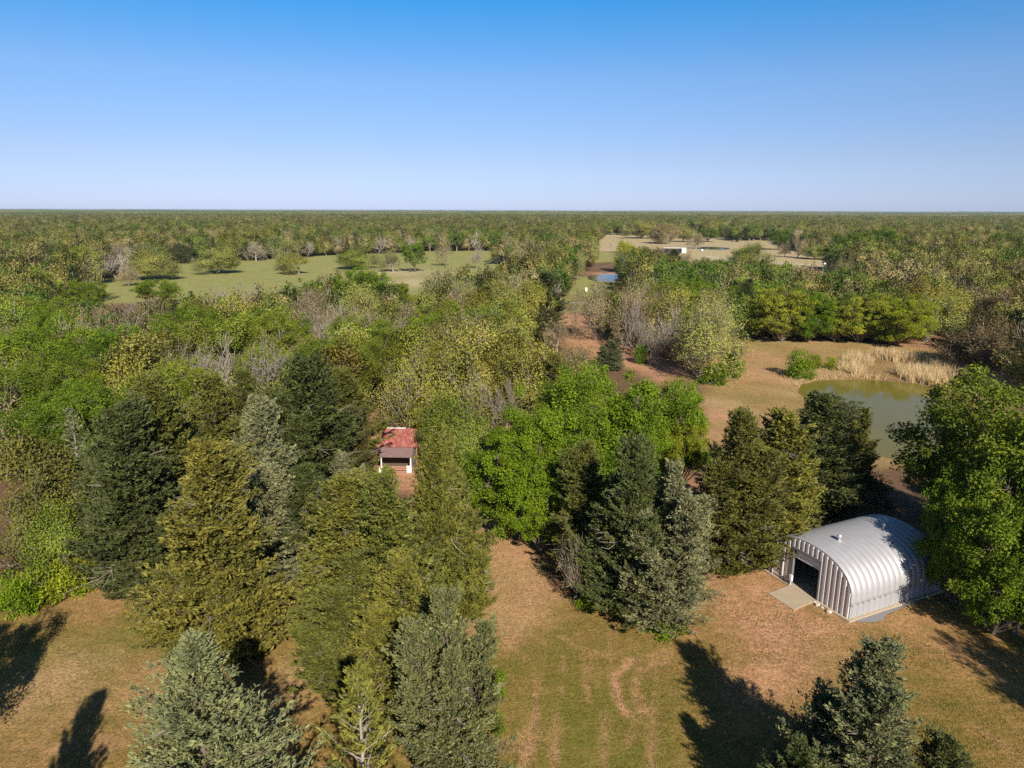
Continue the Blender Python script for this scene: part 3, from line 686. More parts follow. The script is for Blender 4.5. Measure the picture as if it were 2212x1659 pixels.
def arch(x, off=0.0):      # outline height over half width
    q = np.clip(np.abs(x) / (a_ + off), 0, 1); return WALLH + (ARCH + off - WALLH) * np.sqrt(np.clip(1 - q ** 2.15, 0, 1))
th = np.linspace(0, np.pi, 41)
px = -a_ * np.sign(np.cos(th)) * np.abs(np.cos(th)) ** (2 / 2.15); pz = WALLH + (ARCH - WALLH) * np.sin(th) ** (2 / 2.15) * 1.0
LOWZ = 1.15
px = np.r_[-a_, -a_, px, a_, a_]; pz = np.r_[LOWZ - 0.05, (LOWZ + WALLH) / 2, pz, (LOWZ + WALLH) / 2, LOWZ - 0.05]
pn = np.c_[np.gradient(px), np.gradient(pz)]; pn = np.c_[-pn[:, 1], pn[:, 0]]; pn /= np.linalg.norm(pn, axis=1, keepdims=True)
if pn[len(pn) // 2, 1] < 0: pn = -pn
PITCHR = LEN / 17
ys = np.linspace(0, LEN, 17 * 10 + 1); ph_ = (ys / PITCHR) % 1.0
rib = 0.105 * np.sin(np.pi * ph_) ** 0.55
P3 = np.stack([px[None] + pn[None, :, 0] * rib[:, None], np.repeat(ys[:, None], len(px), 1), pz[None] + pn[None, :, 1] * rib[:, None]], -1)
b = MB(); b.grid(P3); roof = b.build('roof', M_GALV, HG, True)
sm = roof.modifiers.new('thick', 'SOLIDIFY'); sm.thickness = 0.03; sm.offset = -1
roof['label'] = 'ribbed arch roof partly shaded by the big tree'
for sgn in (-1, 1):
    zz = np.array([0.14, 0.5, 0.9, LOWZ + 0.12]); tz = 0.075 * (np.abs(((ys / PITCHR) % 1) - 0.5) < 0.30)
    xx = a_ + 0.05 + tz
    P3 = np.stack([np.repeat(sgn * xx[:, None], 4, 1), np.repeat(ys[:, None] * 0.999 + 0.004, 4, 1), np.repeat(zz[None], len(ys), 0)], -1)
    b = MB(); b.grid(P3, flip=sgn < 0); sp = b.build('side_wall', M_GALVS, HG)
    q = sp.modifiers.new('thick', 'SOLIDIFY'); q.thickness = 0.02; q.offset = 0
D0, D1, DH = -1.5, 1.16, 3.3
W0, W1, WH = -3.55, -2.45, 1.95
def endwall(yy, name, doors):
    b = MB(); n = int(WID / 0.0575); xs = np.linspace(-a_ + 0.02, a_ - 0.02, n + 1)
    wv = 0.10 * (np.abs(((xs + 20) / 0.46) % 1 - 0.5) > 0.27)
    for i in range(n):
        xm = (xs[i] + xs[i + 1]) / 2; bot = 0.10
        if doors and D0 < xm < D1: bot = DH
        if doors and W0 < xm < W1: bot = WH
        t0, t1 = arch(xs[i]) - 0.01, arch(xs[i + 1]) - 0.01
        if t0 < bot + 0.02: continue
        s_ = -1 if doors else 1
        y0, y1 = yy + s_ * wv[i], yy + s_ * wv[i + 1]
        b.add([(xs[i], y0, bot), (xs[i + 1], y1, bot), (xs[i + 1], y1, t1), (xs[i], y0, t0)], [(0, 1, 2, 3)])
    o = b.build(name, M_GALVW, HG); q = o.modifiers.new('thick', 'SOLIDIFY'); q.thickness = 0.015; q.offset = 0; return o
endwall(0.04, 'end_wall', True); endwall(LEN - 0.04, 'end_wall', False)
b = MB()
for x0, x1, z0, z1 in ((D0 - 0.09, D0 + 0.03, 0.1, DH + 0.02), (D1 - 0.03, D1 + 0.09, 0.1, DH + 0.02)): b.box(x0, x1, -0.13, 0.10, z0, z1)
b.box(D0 - 0.09, D1 + 0.09, -0.145, 0.11, DH + 0.02, DH + 0.20)
b.build('door_frame', M_DARK, HG)
b = MB()
zz = np.linspace(DH - 0.62, DH + 0.02, 25); yy = 0.02 + 0.012 * (np.arange(25) % 2)
P3 = np.stack([np.repeat(np.array([[D0 + 0.035], [D1 - 0.30]]), 25, 1), np.repeat(yy[None], 2, 0), np.repeat(zz[None], 2, 0)], -1); b.grid(P3)
b.box(D0 + 0.035, D1 - 0.30, -0.01, 0.05, DH - 0.67, DH - 0.62); b.box(D1 - 0.30, D1 - 0.035, 0.0, 0.10, DH - 0.72, DH + 0.02)
b.build('roller_door', M_WHITE, HG)
wd_ = MB(); zz = np.linspace(0.16, WH - 0.05, 64); yy = -0.03 - 0.07 * (np.abs((zz / 0.36) % 1 - 0.5) > 0.25)
P3 = np.stack([np.repeat(np.array([[W0 + 0.07], [W1 - 0.07]]), 64, 1), np.repeat(yy[None], 2, 0), np.repeat(zz[None], 2, 0)], -1); wd_.grid(P3)
dr = wd_.build('side_door', M_GALVW, HG)
b = MB()
for x0, x1, z0, z1 in ((W0, W0 + 0.07, 0.12, WH), (W1 - 0.07, W1, 0.12, WH), (W0, W1, WH, WH + 0.07)): b.box(x0, x1, -0.14, 0.05, z0, z1)
b.build('frame', M_GALVW, dr)
b = MB(); b.box(W1 - 0.19, W1 - 0.12, -0.17, -0.10, 0.95, 1.12); b.build('handle', M_DARK, dr)
b = MB(); b.box(D0 - 0.02, D0 + 0.22, -0.30, -0.14, 0.55, 1.05); b.box(D0 + 0.04, D0 + 0.10, -0.24, -0.18, 0.13, 0.55); b.box(D0 + 0.0, D0 + 0.20, -0.32, -0.30, 0.62, 0.95); b.build('meter_box', M_WHITE, HG)
b = MB(); b.box(-a_ - 0.28, a_ + 0.34, -0.30, LEN + 0.25, -0.25, 0.12); b.build('foundation', M_CONC, HG)
for yv, s_ in ((2.45, 1.0), (7.6, 1.0)):
    b = MB(); x0 = 0.55; z0 = float(arch(np.array([x0]))[0])
    b.tube([(x0, yv, z0 - 0.05), (x0, yv, z0 + 0.14)], [0.22, 0.18], 14, cap=True); b.tube([(x0, yv, z0 + 0.10), (x0, yv, z0 + 0.34)], [0.11, 0.11], 12, cap=True)
    zc = np.linspace(0, 1, 7); b.tube(np.c_[np.full(7, x0), np.full(7, yv), z0 + 0.32 + zc * 0.34], 0.05 + 0.14 * np.sin(np.pi * np.clip(zc, 0.05, 0.97)) ** 0.6, 14, cap=True)
    ve_ = b.build('roof_vent', M_GALV, HG, True)
# paved apron in front of the big door: a thin slab
q = [at(u, v)[:2] for u, v in (((1660 + 640 / 2.458) / 1.1573, (1250 + 580 / 2.458) / 1.1573), ((1660 + 797 / 2.458) / 1.1573, (1250 + 682 / 2.458) / 1.1573), ((1660 + 935 / 2.458) / 1.1573, (1250 + 622 / 2.458) / 1.1573), ((1660 + 790 / 2.458) / 1.1573, (1250 + 520 / 2.458) / 1.1573))]
b = MB(); b.add([(*p, z) for z in (-0.2, 0.10) for p in q], [(4, 5, 6, 7), (0, 1, 5, 4), (1, 2, 6, 5), (2, 3, 7, 6), (3, 0, 4, 7)])
ap = b.build('concrete_apron', M_CONC); tag(ap, 'worn concrete slab in front of the open doorway', 'slab', kind='structure')
m_, t = new_mat('grey_gravel'); g_ = t.nodes.new('ShaderNodeNewGeometry'); n0 = noise(t, 6, 5, 0.7, g_.outputs['Position']); principled(t, mixc(t, n0.outputs[0], (0.13, 0.12, 0.135), (0.30, 0.28, 0.29)), 0.8, 0.3)
def hloc(x, y): 
    c_, s_ = math.cos(rz), math.sin(rz); return np.array([mid[0] + c_ * x - s_ * y, mid[1] + s_ * x + c_ * y])
gp = [hloc(a_ + 0.36, 0.3), hloc(a_ + 0.62, 0.5), hloc(a_ + 1.05, 1.3), hloc(a_ + 1.15, 2.4), hloc(a_ + 0.75, 3.2), hloc(a_ + 0.6, 5.5), hloc(a_ + 0.5, 8.5), hloc(a_ + 0.36, 8.6)]
b = MB(); b.add([(p[0], p[1], gh(*p) + 0.05) for p in gp] , [(0, 1, 2, 3), (0, 3, 4, 5), (0, 5, 6, 7)]); o = b.build('gravel_strip', m_); tag(o, 'damp grey gravel strip along the side of the metal building', 'gravel', kind='structure')
if o.data.polygons[0].normal.z < 0: o.data.flip_normals()
m_st, t = new_mat('pale_stone'); principled(t, (0.46, 0.40, 0.33), 0.9)
for k, (lx, ly, s_, lb) in enumerate(((1.25, -0.42, 0.16, 'pale stone at the right foot of the open doorway'), (1.62, -0.5, 0.20, 'larger pale stone just right of the doorway stone'), (2.05, -0.46, 0.13, 'smallest pale stone lying against the end wall'), (2.75, -0.5, 0.22, 'pale stone nearest the sunlit corner of the metal building'))):
    bm = bmesh.new(); bmesh.ops.create_icosphere(bm, subdivisions=2, radius=s_); g = random.Random(k)
    for v in bm.verts: v.co *= g.uniform(0.8, 1.2); v.co.z *= 0.6
    me = bpy.data.meshes.new('stone'); bm.to_mesh(me); bm.free(); me.materials.append(m_st)
    p = hloc(lx, ly); o = bpy.data.objects.new('stone', me); COL.objects.link(o); o.location = (p[0], p[1], gh(*p) + s_ * 0.4); tag(o, lb, 'stone', 'stones by the metal building')

# ------------------------------------------------------------------ red roofed shed
m_rust, t = new_mat('rusty_roof'); tc = t.nodes.new('ShaderNodeTexCoord')
mp = N(t, 'ShaderNodeMapping'); mp.inputs['Scale'].default_value = (1.6, 0.35, 1); t.links.new(tc.outputs['Object'], mp.inputs[0])
n0 = noise(t, 2.2, 5, 0.7, mp.outputs[0]); n1 = noise(t, 5, 4, 0.7, tc.outputs['Object'])
rr_ = ramp(t, [(0.32, (0.15, 0.042, 0.036)), (0.46, (0.28, 0.075, 0.060)), (0.58, (0.37, 0.14, 0.11)), (0.72, (0.50, 0.38, 0.33))])
t.links.new(math_(t, 'ADD', math_(t, 'MULTIPLY', n0.outputs[0], 0.7), math_(t, 'MULTIPLY', n1.outputs[0], 0.32)), rr_.inputs[0]); principled(t, rr_.outputs[0], 0.7, 0.3)
m_porch, t = new_mat('porch_metal'); tc = t.nodes.new('ShaderNodeTexCoord'); n0 = noise(t, 2, 4, 0.6, tc.outputs['Object']); principled(t, mixc(t, n0.outputs[0], (0.17, 0.10, 0.10), (0.26, 0.165, 0.16)), 0.6, 0.3)
m_wood, t = new_mat('old_boards'); tc = t.nodes.new('ShaderNodeTexCoord'); n0 = noise(t, 4, 4, 0.6, tc.outputs['Object']); principled(t, mixc(t, n0.outputs[0], (0.24, 0.11, 0.07), (0.42, 0.24, 0.16)), 0.9)
m_wpost, t = new_mat('white_paint'); principled(t, (0.74, 0.72, 0.68), 0.7)
m_in, t = new_mat('painted_shade'); principled(t, (0.09, 0.07, 0.055), 0.9)
sc_c = at(858, 1022)          # middle of the porch front
SH = empty('roofed_shed', (sc_c[0], sc_c[1], 0), R(-1.5)); tag(SH, 'small wooden shed with a rusty red metal roof among the cedars', 'shed')
hw_ = 2.15
def corr(x0, x1, p0, p1, m_, name, n=60):
    xs = np.linspace(x0, x1, n); wv = 0.025 * np.sin(xs * 2 * np.pi / 0.24)
    k = np.linspace(0, 1, 5)
    P3 = np.stack([np.repeat(xs[:, None], 5, 1), np.repeat((p0[0] + (p1[0] - p0[0]) * k)[None], n, 0), (p0[1] + (p1[1] - p0[1]) * k)[None] + wv[:, None]], -1)
    b = MB(); b.grid(P3, flip=p1[0] < p0[0]); o = b.build(name, m_, SH); q = o.modifiers.new('thick', 'SOLIDIFY'); q.thickness = 0.02; return o
r1 = corr(-hw_ - 0.2, hw_ + 0.2, (1.35, 2.75), (4.6, 4.05), m_rust, 'roof'); r1['label'] = 'rusty red front roof slope'
corr(-hw_ - 0.2, hw_ + 0.2, (4.6, 4.05), (7.4, 2.75), m_rust, 'roof')
b = MB(); b.box(-hw_ - 0.25, 0.35, 4.48, 4.72, 4.07, 4.13); b.build('ridge_cap', m_wpost, SH)
corr(-hw_ + 0.15, hw_ - 0.35, (-0.3, 2.05), (1.45, 2.68), m_porch, 'porch_roof')
b = MB()
b.box(-hw_, hw_, 7.1, 7.2, 0, 2.8); b.box(-hw_, -hw_ + 0.1, 1.5, 7.1, 0, 2.7); b.box(hw_ - 0.1, hw_, 1.5, 7.1, 0, 2.7)
for sx in (-hw_ + 0.003, hw_ - 0.103): b.add([(sx + q_, y, z) for q_ in (0, 0.1) for y, z in ((1.5, 2.70), (7.1, 2.70), (4.6, 3.98))], [(0, 1, 2, 2), (5, 4, 3, 3)])
b.build('wall', m_wood, SH)
b = MB(); b.box(-hw_ + 0.1, hw_ - 0.1, 1.9, 2.0, 0.0, 2.6); b.build('opening_shade', m_in, SH)  # dark sheet: shade of the open porch front put into its colour
for sx in (-hw_ + 0.3, hw_ - 0.55):
    b = MB(); b.box(sx, sx + 0.12, -0.15, -0.03, 0, 2.02); b.build('post', m_wpost, SH)
b = MB()
for z in (0.15, 0.42, 0.72): b.box(-hw_ + 0.42, hw_ - 0.95, -0.12, -0.07, z, z + 0.17)
b.build('railing', m_wood, SH)
b = MB(); b.box(hw_ - 0.98, hw_ - 0.58, -0.19, -0.13, 0.0, 1.0); b.build('white_panel', m_wpost, SH)
b = MB(); b.box(-hw_ + 0.05, -hw_ + 0.42, -0.25, -0.19, 0.0, 0.85); b.build('white_panel', m_wpost, SH)
b = MB(); b.box(-hw_, hw_, -0.2, 1.9, -0.1, 0.12); b.build('porch_floor', m_wood, SH)

# ------------------------------------------------------------------ small far things
def far_empty(name, u, v, label, cat, rz=0.0, group=None):
    p = at(u, v); return tag(empty(name, (p[0], p[1], 0), rz), label, cat, group)
fs = far_empty('open_shed', 1457, 545.5, 'long low white roofed open shed in the pale field', 'shed', R(-8))
b = MB(); b.box(-8.2, 8.2, -3.4, 3.4, 3.25, 3.45); b.build('roof', m_wpost, fs)
b = MB(); b.box(-8, 5.0, 3.1, 3.2, 0, 3.2); b.box(-8, -7.9, -3, 3.1, 0, 3.2); b.build('wall', M_GALVW, fs)
b = MB(); b.box(5.0, 8.0, -3.1, 3.1, 0, 3.2); b.build('enclosed_end', m_wpost, fs)
for x in (-7.8, -3.6, 0.6, 4.7): b = MB(); b.box(x, x + 0.2, -3.1, -2.9, 0, 3.25); b.build('post', M_DARK, fs)
def pole(u, v, vtop, label, arm=True, lamp=False):
    p = at(u, v); dz = np.linalg.norm(p[:2]); 
    hh = 6.0
    for _ in range(40):
        vv = proj((p[0], p[1], hh))[1]; hh += (vv - vtop) * 0.02 * dz / 300 * 4
    hh = max(4, min(14, hh))
    e = far_empty('lamp_pole' if lamp else 'utility_pole', u, v, label, 'lamp pole' if lamp else 'utility pole', 0, None if lamp else 'utility poles near the far pond')
    m_ = M_PALE
    b = MB(); b.tube([(0, 0, 0), (0, 0, hh)], [0.19, 0.13], 8, cap=True); b.build('pole', m_, e)
    if arm: b = MB(); b.box(-1.1, 1.1, -0.08, 0.08, hh - 0.7, hh - 0.5); b.build('crossarm', M_DARK, e)
    if lamp:
        b = MB(); b.tube([(0, 0, hh - 0.1), (0.5, -0.3, hh + 0.15)], [0.05, 0.05], 6); b.build('lamp_arm', M_DARK, e)
        b = MB(); b.tube([(0.35, -0.25, hh - 0.25), (0.35, -0.25, hh + 0.05), (0.35, -0.25, hh + 0.3)], [0.42, 0.36, 0.1], 10, cap=True); b.build('lamp_head', m_wpost, e)
    return p, hh
p1_, h1_ = pole(1336, 590, 566, 'pale utility pole at the right end of the far pond')
p2_, h2_ = pole(1231, 600, 583, 'grey utility pole left of the far pond among oaks')
pole(1313, 534, 505, 'lone dark utility pole standing in the hay field')
pole(1771, 645, 569, 'pole with a white lamp on top above the oaks', False, True)
b = MB()
s_ = np.linspace(0, 1, 12)
for dx in (-0.9, 0.9):
    A0 = np.array([p2_[0] + dx, p2_[1], h2_ - 0.45]); B0 = np.array([p1_[0] + dx, p1_[1], h1_ - 0.45]); pts = A0 + np.outer(s_, B0 - A0); pts[:, 2] -= 0.8 * 4 * s_ * (1 - s_); b.tube(pts, 0.035, 3)
    E0 = A0 + (A0 - B0) * np.array([0.9, 0.9, 0]); pts = A0 + np.outer(s_, E0 - A0); pts[:, 2] -= 0.8 * 4 * s_ * (1 - s_); b.tube(pts, 0.035, 3)
o = b.build('power_line', M_PALE); tag(o, 'pale power lines strung between poles past the far pond', 'wire')
tk = far_empty('storage_tank', 1266, 630.5, 'white upright tank in the grassy gap beyond the dark cedar', 'tank')
b = MB(); b.tube([(0, 0, 0.2), (0, 0, 1.3), (0, 0, 1.6), (0, 0, 1.7)], [0.5, 0.5, 0.36, 0.1], 14, cap=True); b.build('tank_body', m_wpost, tk, True)
for x in (-0.3, 0.3):
    for y in (-0.3, 0.3): b = MB(); b.box(x - 0.05, x + 0.05, y - 0.05, y + 0.05, 0, 0.35); b.build('leg', M_DARK, tk)
tk = far_empty('round_bale', 1516, 543, 'white wrapped round bale on grass near the narrow pond', 'bale', R(20))
b = MB(); b.tube([(-0.75, 0, 0.8), (-0.7, 0, 0.8), (0.7, 0, 0.8), (0.75, 0, 0.8)], [0.7, 0.82, 0.82, 0.7], 16, cap=True); b.build('wrapping', m_wpost, tk, True)
bk_ = far_empty('bucket', 1236, 667, 'tiny white bucket on the grass below the storage tank', 'bucket')
b = MB(); b.tube([(0, 0, 0.02), (0, 0, 0.5)], [0.2, 0.27], 12, cap=True); b.build('pail', m_wpost, bk_)
b = MB(); th = np.linspace(0, np.pi, 9); b.tube(np.c_[0.27 * np.cos(th), 0 * th, 0.5 + 0.2 * np.sin(th)], 0.015, 4); b.build('handle', M_DARK, bk_)
fd = far_empty('game_feeder', 1319, 533, 'dark game feeder on legs in the hay field', 'feeder')
b = MB(); b.tube([(0, 0, 1.3), (0, 0, 1.6), (0, 0, 2.5), (0, 0, 2.6)], [0.2, 0.5, 0.5, 0.35], 12, cap=True); b.build('barrel', M_DARK, fd, True)
for k in range(3):
    an = k * 2.09; b = MB(); b.tube([(0.8 * math.cos(an), 0.8 * math.sin(an), 0), (0.4 * math.cos(an), 0.4 * math.sin(an), 1.7)], 0.06, 5); b.build('leg', M_DARK, fd)
st = far_empty('tree_stump', 1058, 945, 'weathered brown stump in the gap beside the bright green trees', 'stump')
b = MB(); b.tube([(0, 0, -0.1), (0.02, 0, 0.25), (0.05, 0.02, 0.9), (0.1, 0.05, 1.5)], [0.55, 0.42, 0.36, 0.33], 12, cap=True); b.build('wood', M_TWIG, st, True)

# ------------------------------------------------------------------ trees that stand out, one by one
WIDE = dict(cedar=1.42, spruce=1.3, leafy=1.2, bud=1.2, fill=1.3)
FEAT = []
def put(key, u, vt, vb, hw, tint, label, group=None, hmul=1.0, jit=0.10):
    x, y, h = tree_from(u, vt, vb)
    zc = proj((x, y, h * 0.45))[2]; r = hw * zc / FPX * WIDE.get(key.rstrip('0123456789'), 1.0)
    g = RNG.uniform
    if key[:3] == 'bar' or vt > 730 and key[:3] == 'bud': FEAT.append((u, vt + (vb - vt) * 0.30, hw * 1.0, math.hypot(x, y)))
    k = g(1 - jit, 1 + jit); tint = tuple(c * k * g(0.96, 1.04) for c in tint)
    return plant(key, x, y, h * hmul, r, tint, label, group)
def plant_at(key, x, y, h, r, tint, label, group=None): return plant(key, x, y, h, r, tint, label, group)
GF = 'cedars around the yard'; GD = 'trees around the yard'
# cedars of the foreground and the left mass
C_ = [
 ('cedar4', 405, 1375, 1985, 198, (0.138, 0.162, 0.080), 'big blue grey cedar in the near lawn at the bottom edge'),
 ('spruce0', 765, 1440, 2050, 150, T_OLIVE2, 'open branched olive conifer with a bare pale trunk showing at its top'),
 ('cedar7', 968, 1275, 1700, 100, (0.118, 0.130, 0.058), 'mottled grey green juniper at the edge of the grassy track'),
 ('cedar6', 735, 1035, 1430, 118, T_OLIVE2, 'wide olive cedar left of the shed front, in the middle clump'),
 ('cedar2', 835, 1030, 1450, 105, T_OLIVE, 'tall olive cedar directly in front of the red roofed shed'),
 ('cedar0', 938, 955, 1340, 60, T_OLIVE2, 'olive cedar rising at the right corner of the red roof'),
 ('cedar1', 970, 1010, 1290, 80, T_OLIVE, 'dull olive cedar on the right flank of the middle clump beside the track'),
 ('cedar2', 700, 1120, 1430, 58, T_OLIVE2, 'yellowish cedar at the left foot of the middle clump'),
 ('cedar6', 862, 1215, 1560, 112, T_OLIVE2, 'low broad olive cedar in front of the middle clump'),
 ('cedar7', 765, 1195, 1500, 105, T_OLIVE, 'olive cedar with grey dead twigs at the front of the middle clump'),
 ('cedar3', 1000, 1130, 1330, 55, T_OLIVE2, 'small cedar bordering the straw coloured track'),
 ('cedar2', 437, 962, 1405, 112, T_OLIVE2, 'tallest olive cedar of the left mass with a pointed yellowish tip'),
 ('cedar1', 490, 1130, 1425, 66, T_OLIVE, 'rounded cedar beside the dark gap between the two cedar clumps'),
 ('cedar0', 400, 1190, 1405, 62, T_OLIVE2, 'short cedar at the front of the left mass next to the lawn'),
 ('cedar0', 260, 890, 1275, 100, T_DARK, 'dark green cedar behind the left lawn'),
 ('cedar2', 335, 815, 1200, 88, T_OLIVE, 'dull cedar behind the dark green cedar of the left lawn'),
 ('cedar1', 300, 1075, 1292, 76, T_DARK, 'low dark cedar at the top edge of the left lawn'),
 ('spruce1', 152, 885, 1150, 62, T_BLUE, 'bluish conifer with open tiers of branches and a pale trunk at far left'),
 ('cedar2', 550, 862, 1170, 68, T_BLUE, 'pale bluish cedar in the middle of the left mass'),
 ('cedar0', 652, 782, 1105, 92, T_DARK, 'broad dark cedar to the left of the red roofed shed'),
 ('cedar1', 455, 815, 1120, 76, T_OLIVE, 'slim olive cedar under the bare grey branches at left'),
 ('cedar3', 600, 860, 1130, 70, T_DARK, 'dark cedar between the pale bluish cedar and the shed'),
 ('cedar2', 745, 800, 1030, 62, T_OLIVE, 'brownish cedar behind the shed on its left'),
 ('cedar1', 772, 885, 1060, 34, (0.075, 0.065, 0.02), 'narrow brownish cedar touching the left edge of the red roof'),
 ('cedar3', 742, 988, 1200, 50, T_BLUE, 'small pale bluish cedar left of the shed porch'),
 ('cedar0', 580, 1010, 1250, 70, T_BLUE, 'greyish blue cedar with dead branches below the pale bluish cedar'),
 ('cedar2', 655, 1010, 1240, 60, T_DARK, 'dark low cedar behind the middle clump'),
 ('cedar1', 205, 1000, 1230, 60, T_DARK, 'small dark cedar below the tiered bluish conifer'),
 ('cedar2', 1266, 962, 1245, 62, T_OLIVE, 'slim olive cedar in front of the bright green trees'),
 ('cedar0', 1376, 958, 1335, 76, T_DARK, 'tall dark cedar in the clump right of the track'),
 ('cedar7', 1455, 1005, 1350, 92, (0.15, 0.168, 0.09), 'silvery grey green juniper in the clump left of the metal building'),
 ('cedar1', 1335, 1040, 1310, 60, T_DARK, 'dark cedar between the slim olive cedar and the silvery juniper'),
 ('cedar6', 1610, 892, 1235, 92, T_OLIVE, 'olive cedar beside the left wall of the metal building'),
 ('cedar1', 1690, 893, 1205, 90, T_OLIVE2, 'lighter olive cedar leaning over the metal building roof'),
 ('cedar2', 1772, 852, 1110, 92, T_DARK, 'dark green cedar between the pond and the metal building'),
 ('cedar3', 1860, 885, 1060, 36, T_OLIVE, 'small yellowish cedar at the near edge of the pond'),
 ('cedar5', 1887, 1402, 1815, 142, T_GREY, 'mottled cedar with forked top at the bottom right of the lawn'),
 ('cedar6', 2045, 1592, 1870, 88, T_DARK, 'dark low cedar cut by the bottom edge at right'),
 ('cedar2', 1735, 1600, 1840, 60, T_DARK, 'low dark cedar at the left foot of the fork topped cedar'),
 ('cedar3', 1168, 592, 708, 52, T_DARK, 'round dark cedar beside the grassy gap near the far pond'),
 ('cedar2', 1052, 620, 730, 34, T_OLIVE, 'olive cedar left of the round dark cedar'),
 ('cedar0', 1085, 660, 760, 38, T_OLIVE, 'olive cedar in front of the round dark cedar'),
 ('cedar1', 1320, 735, 800, 26, T_GREY, 'little grey green cedar on the red earth gap'),
 ('cedar2', 1620, 605, 725, 26, T_DARK, 'dark narrow cedar at the left edge of the yellow green grove'),
]
for a in C_: put(*a, group=GF)
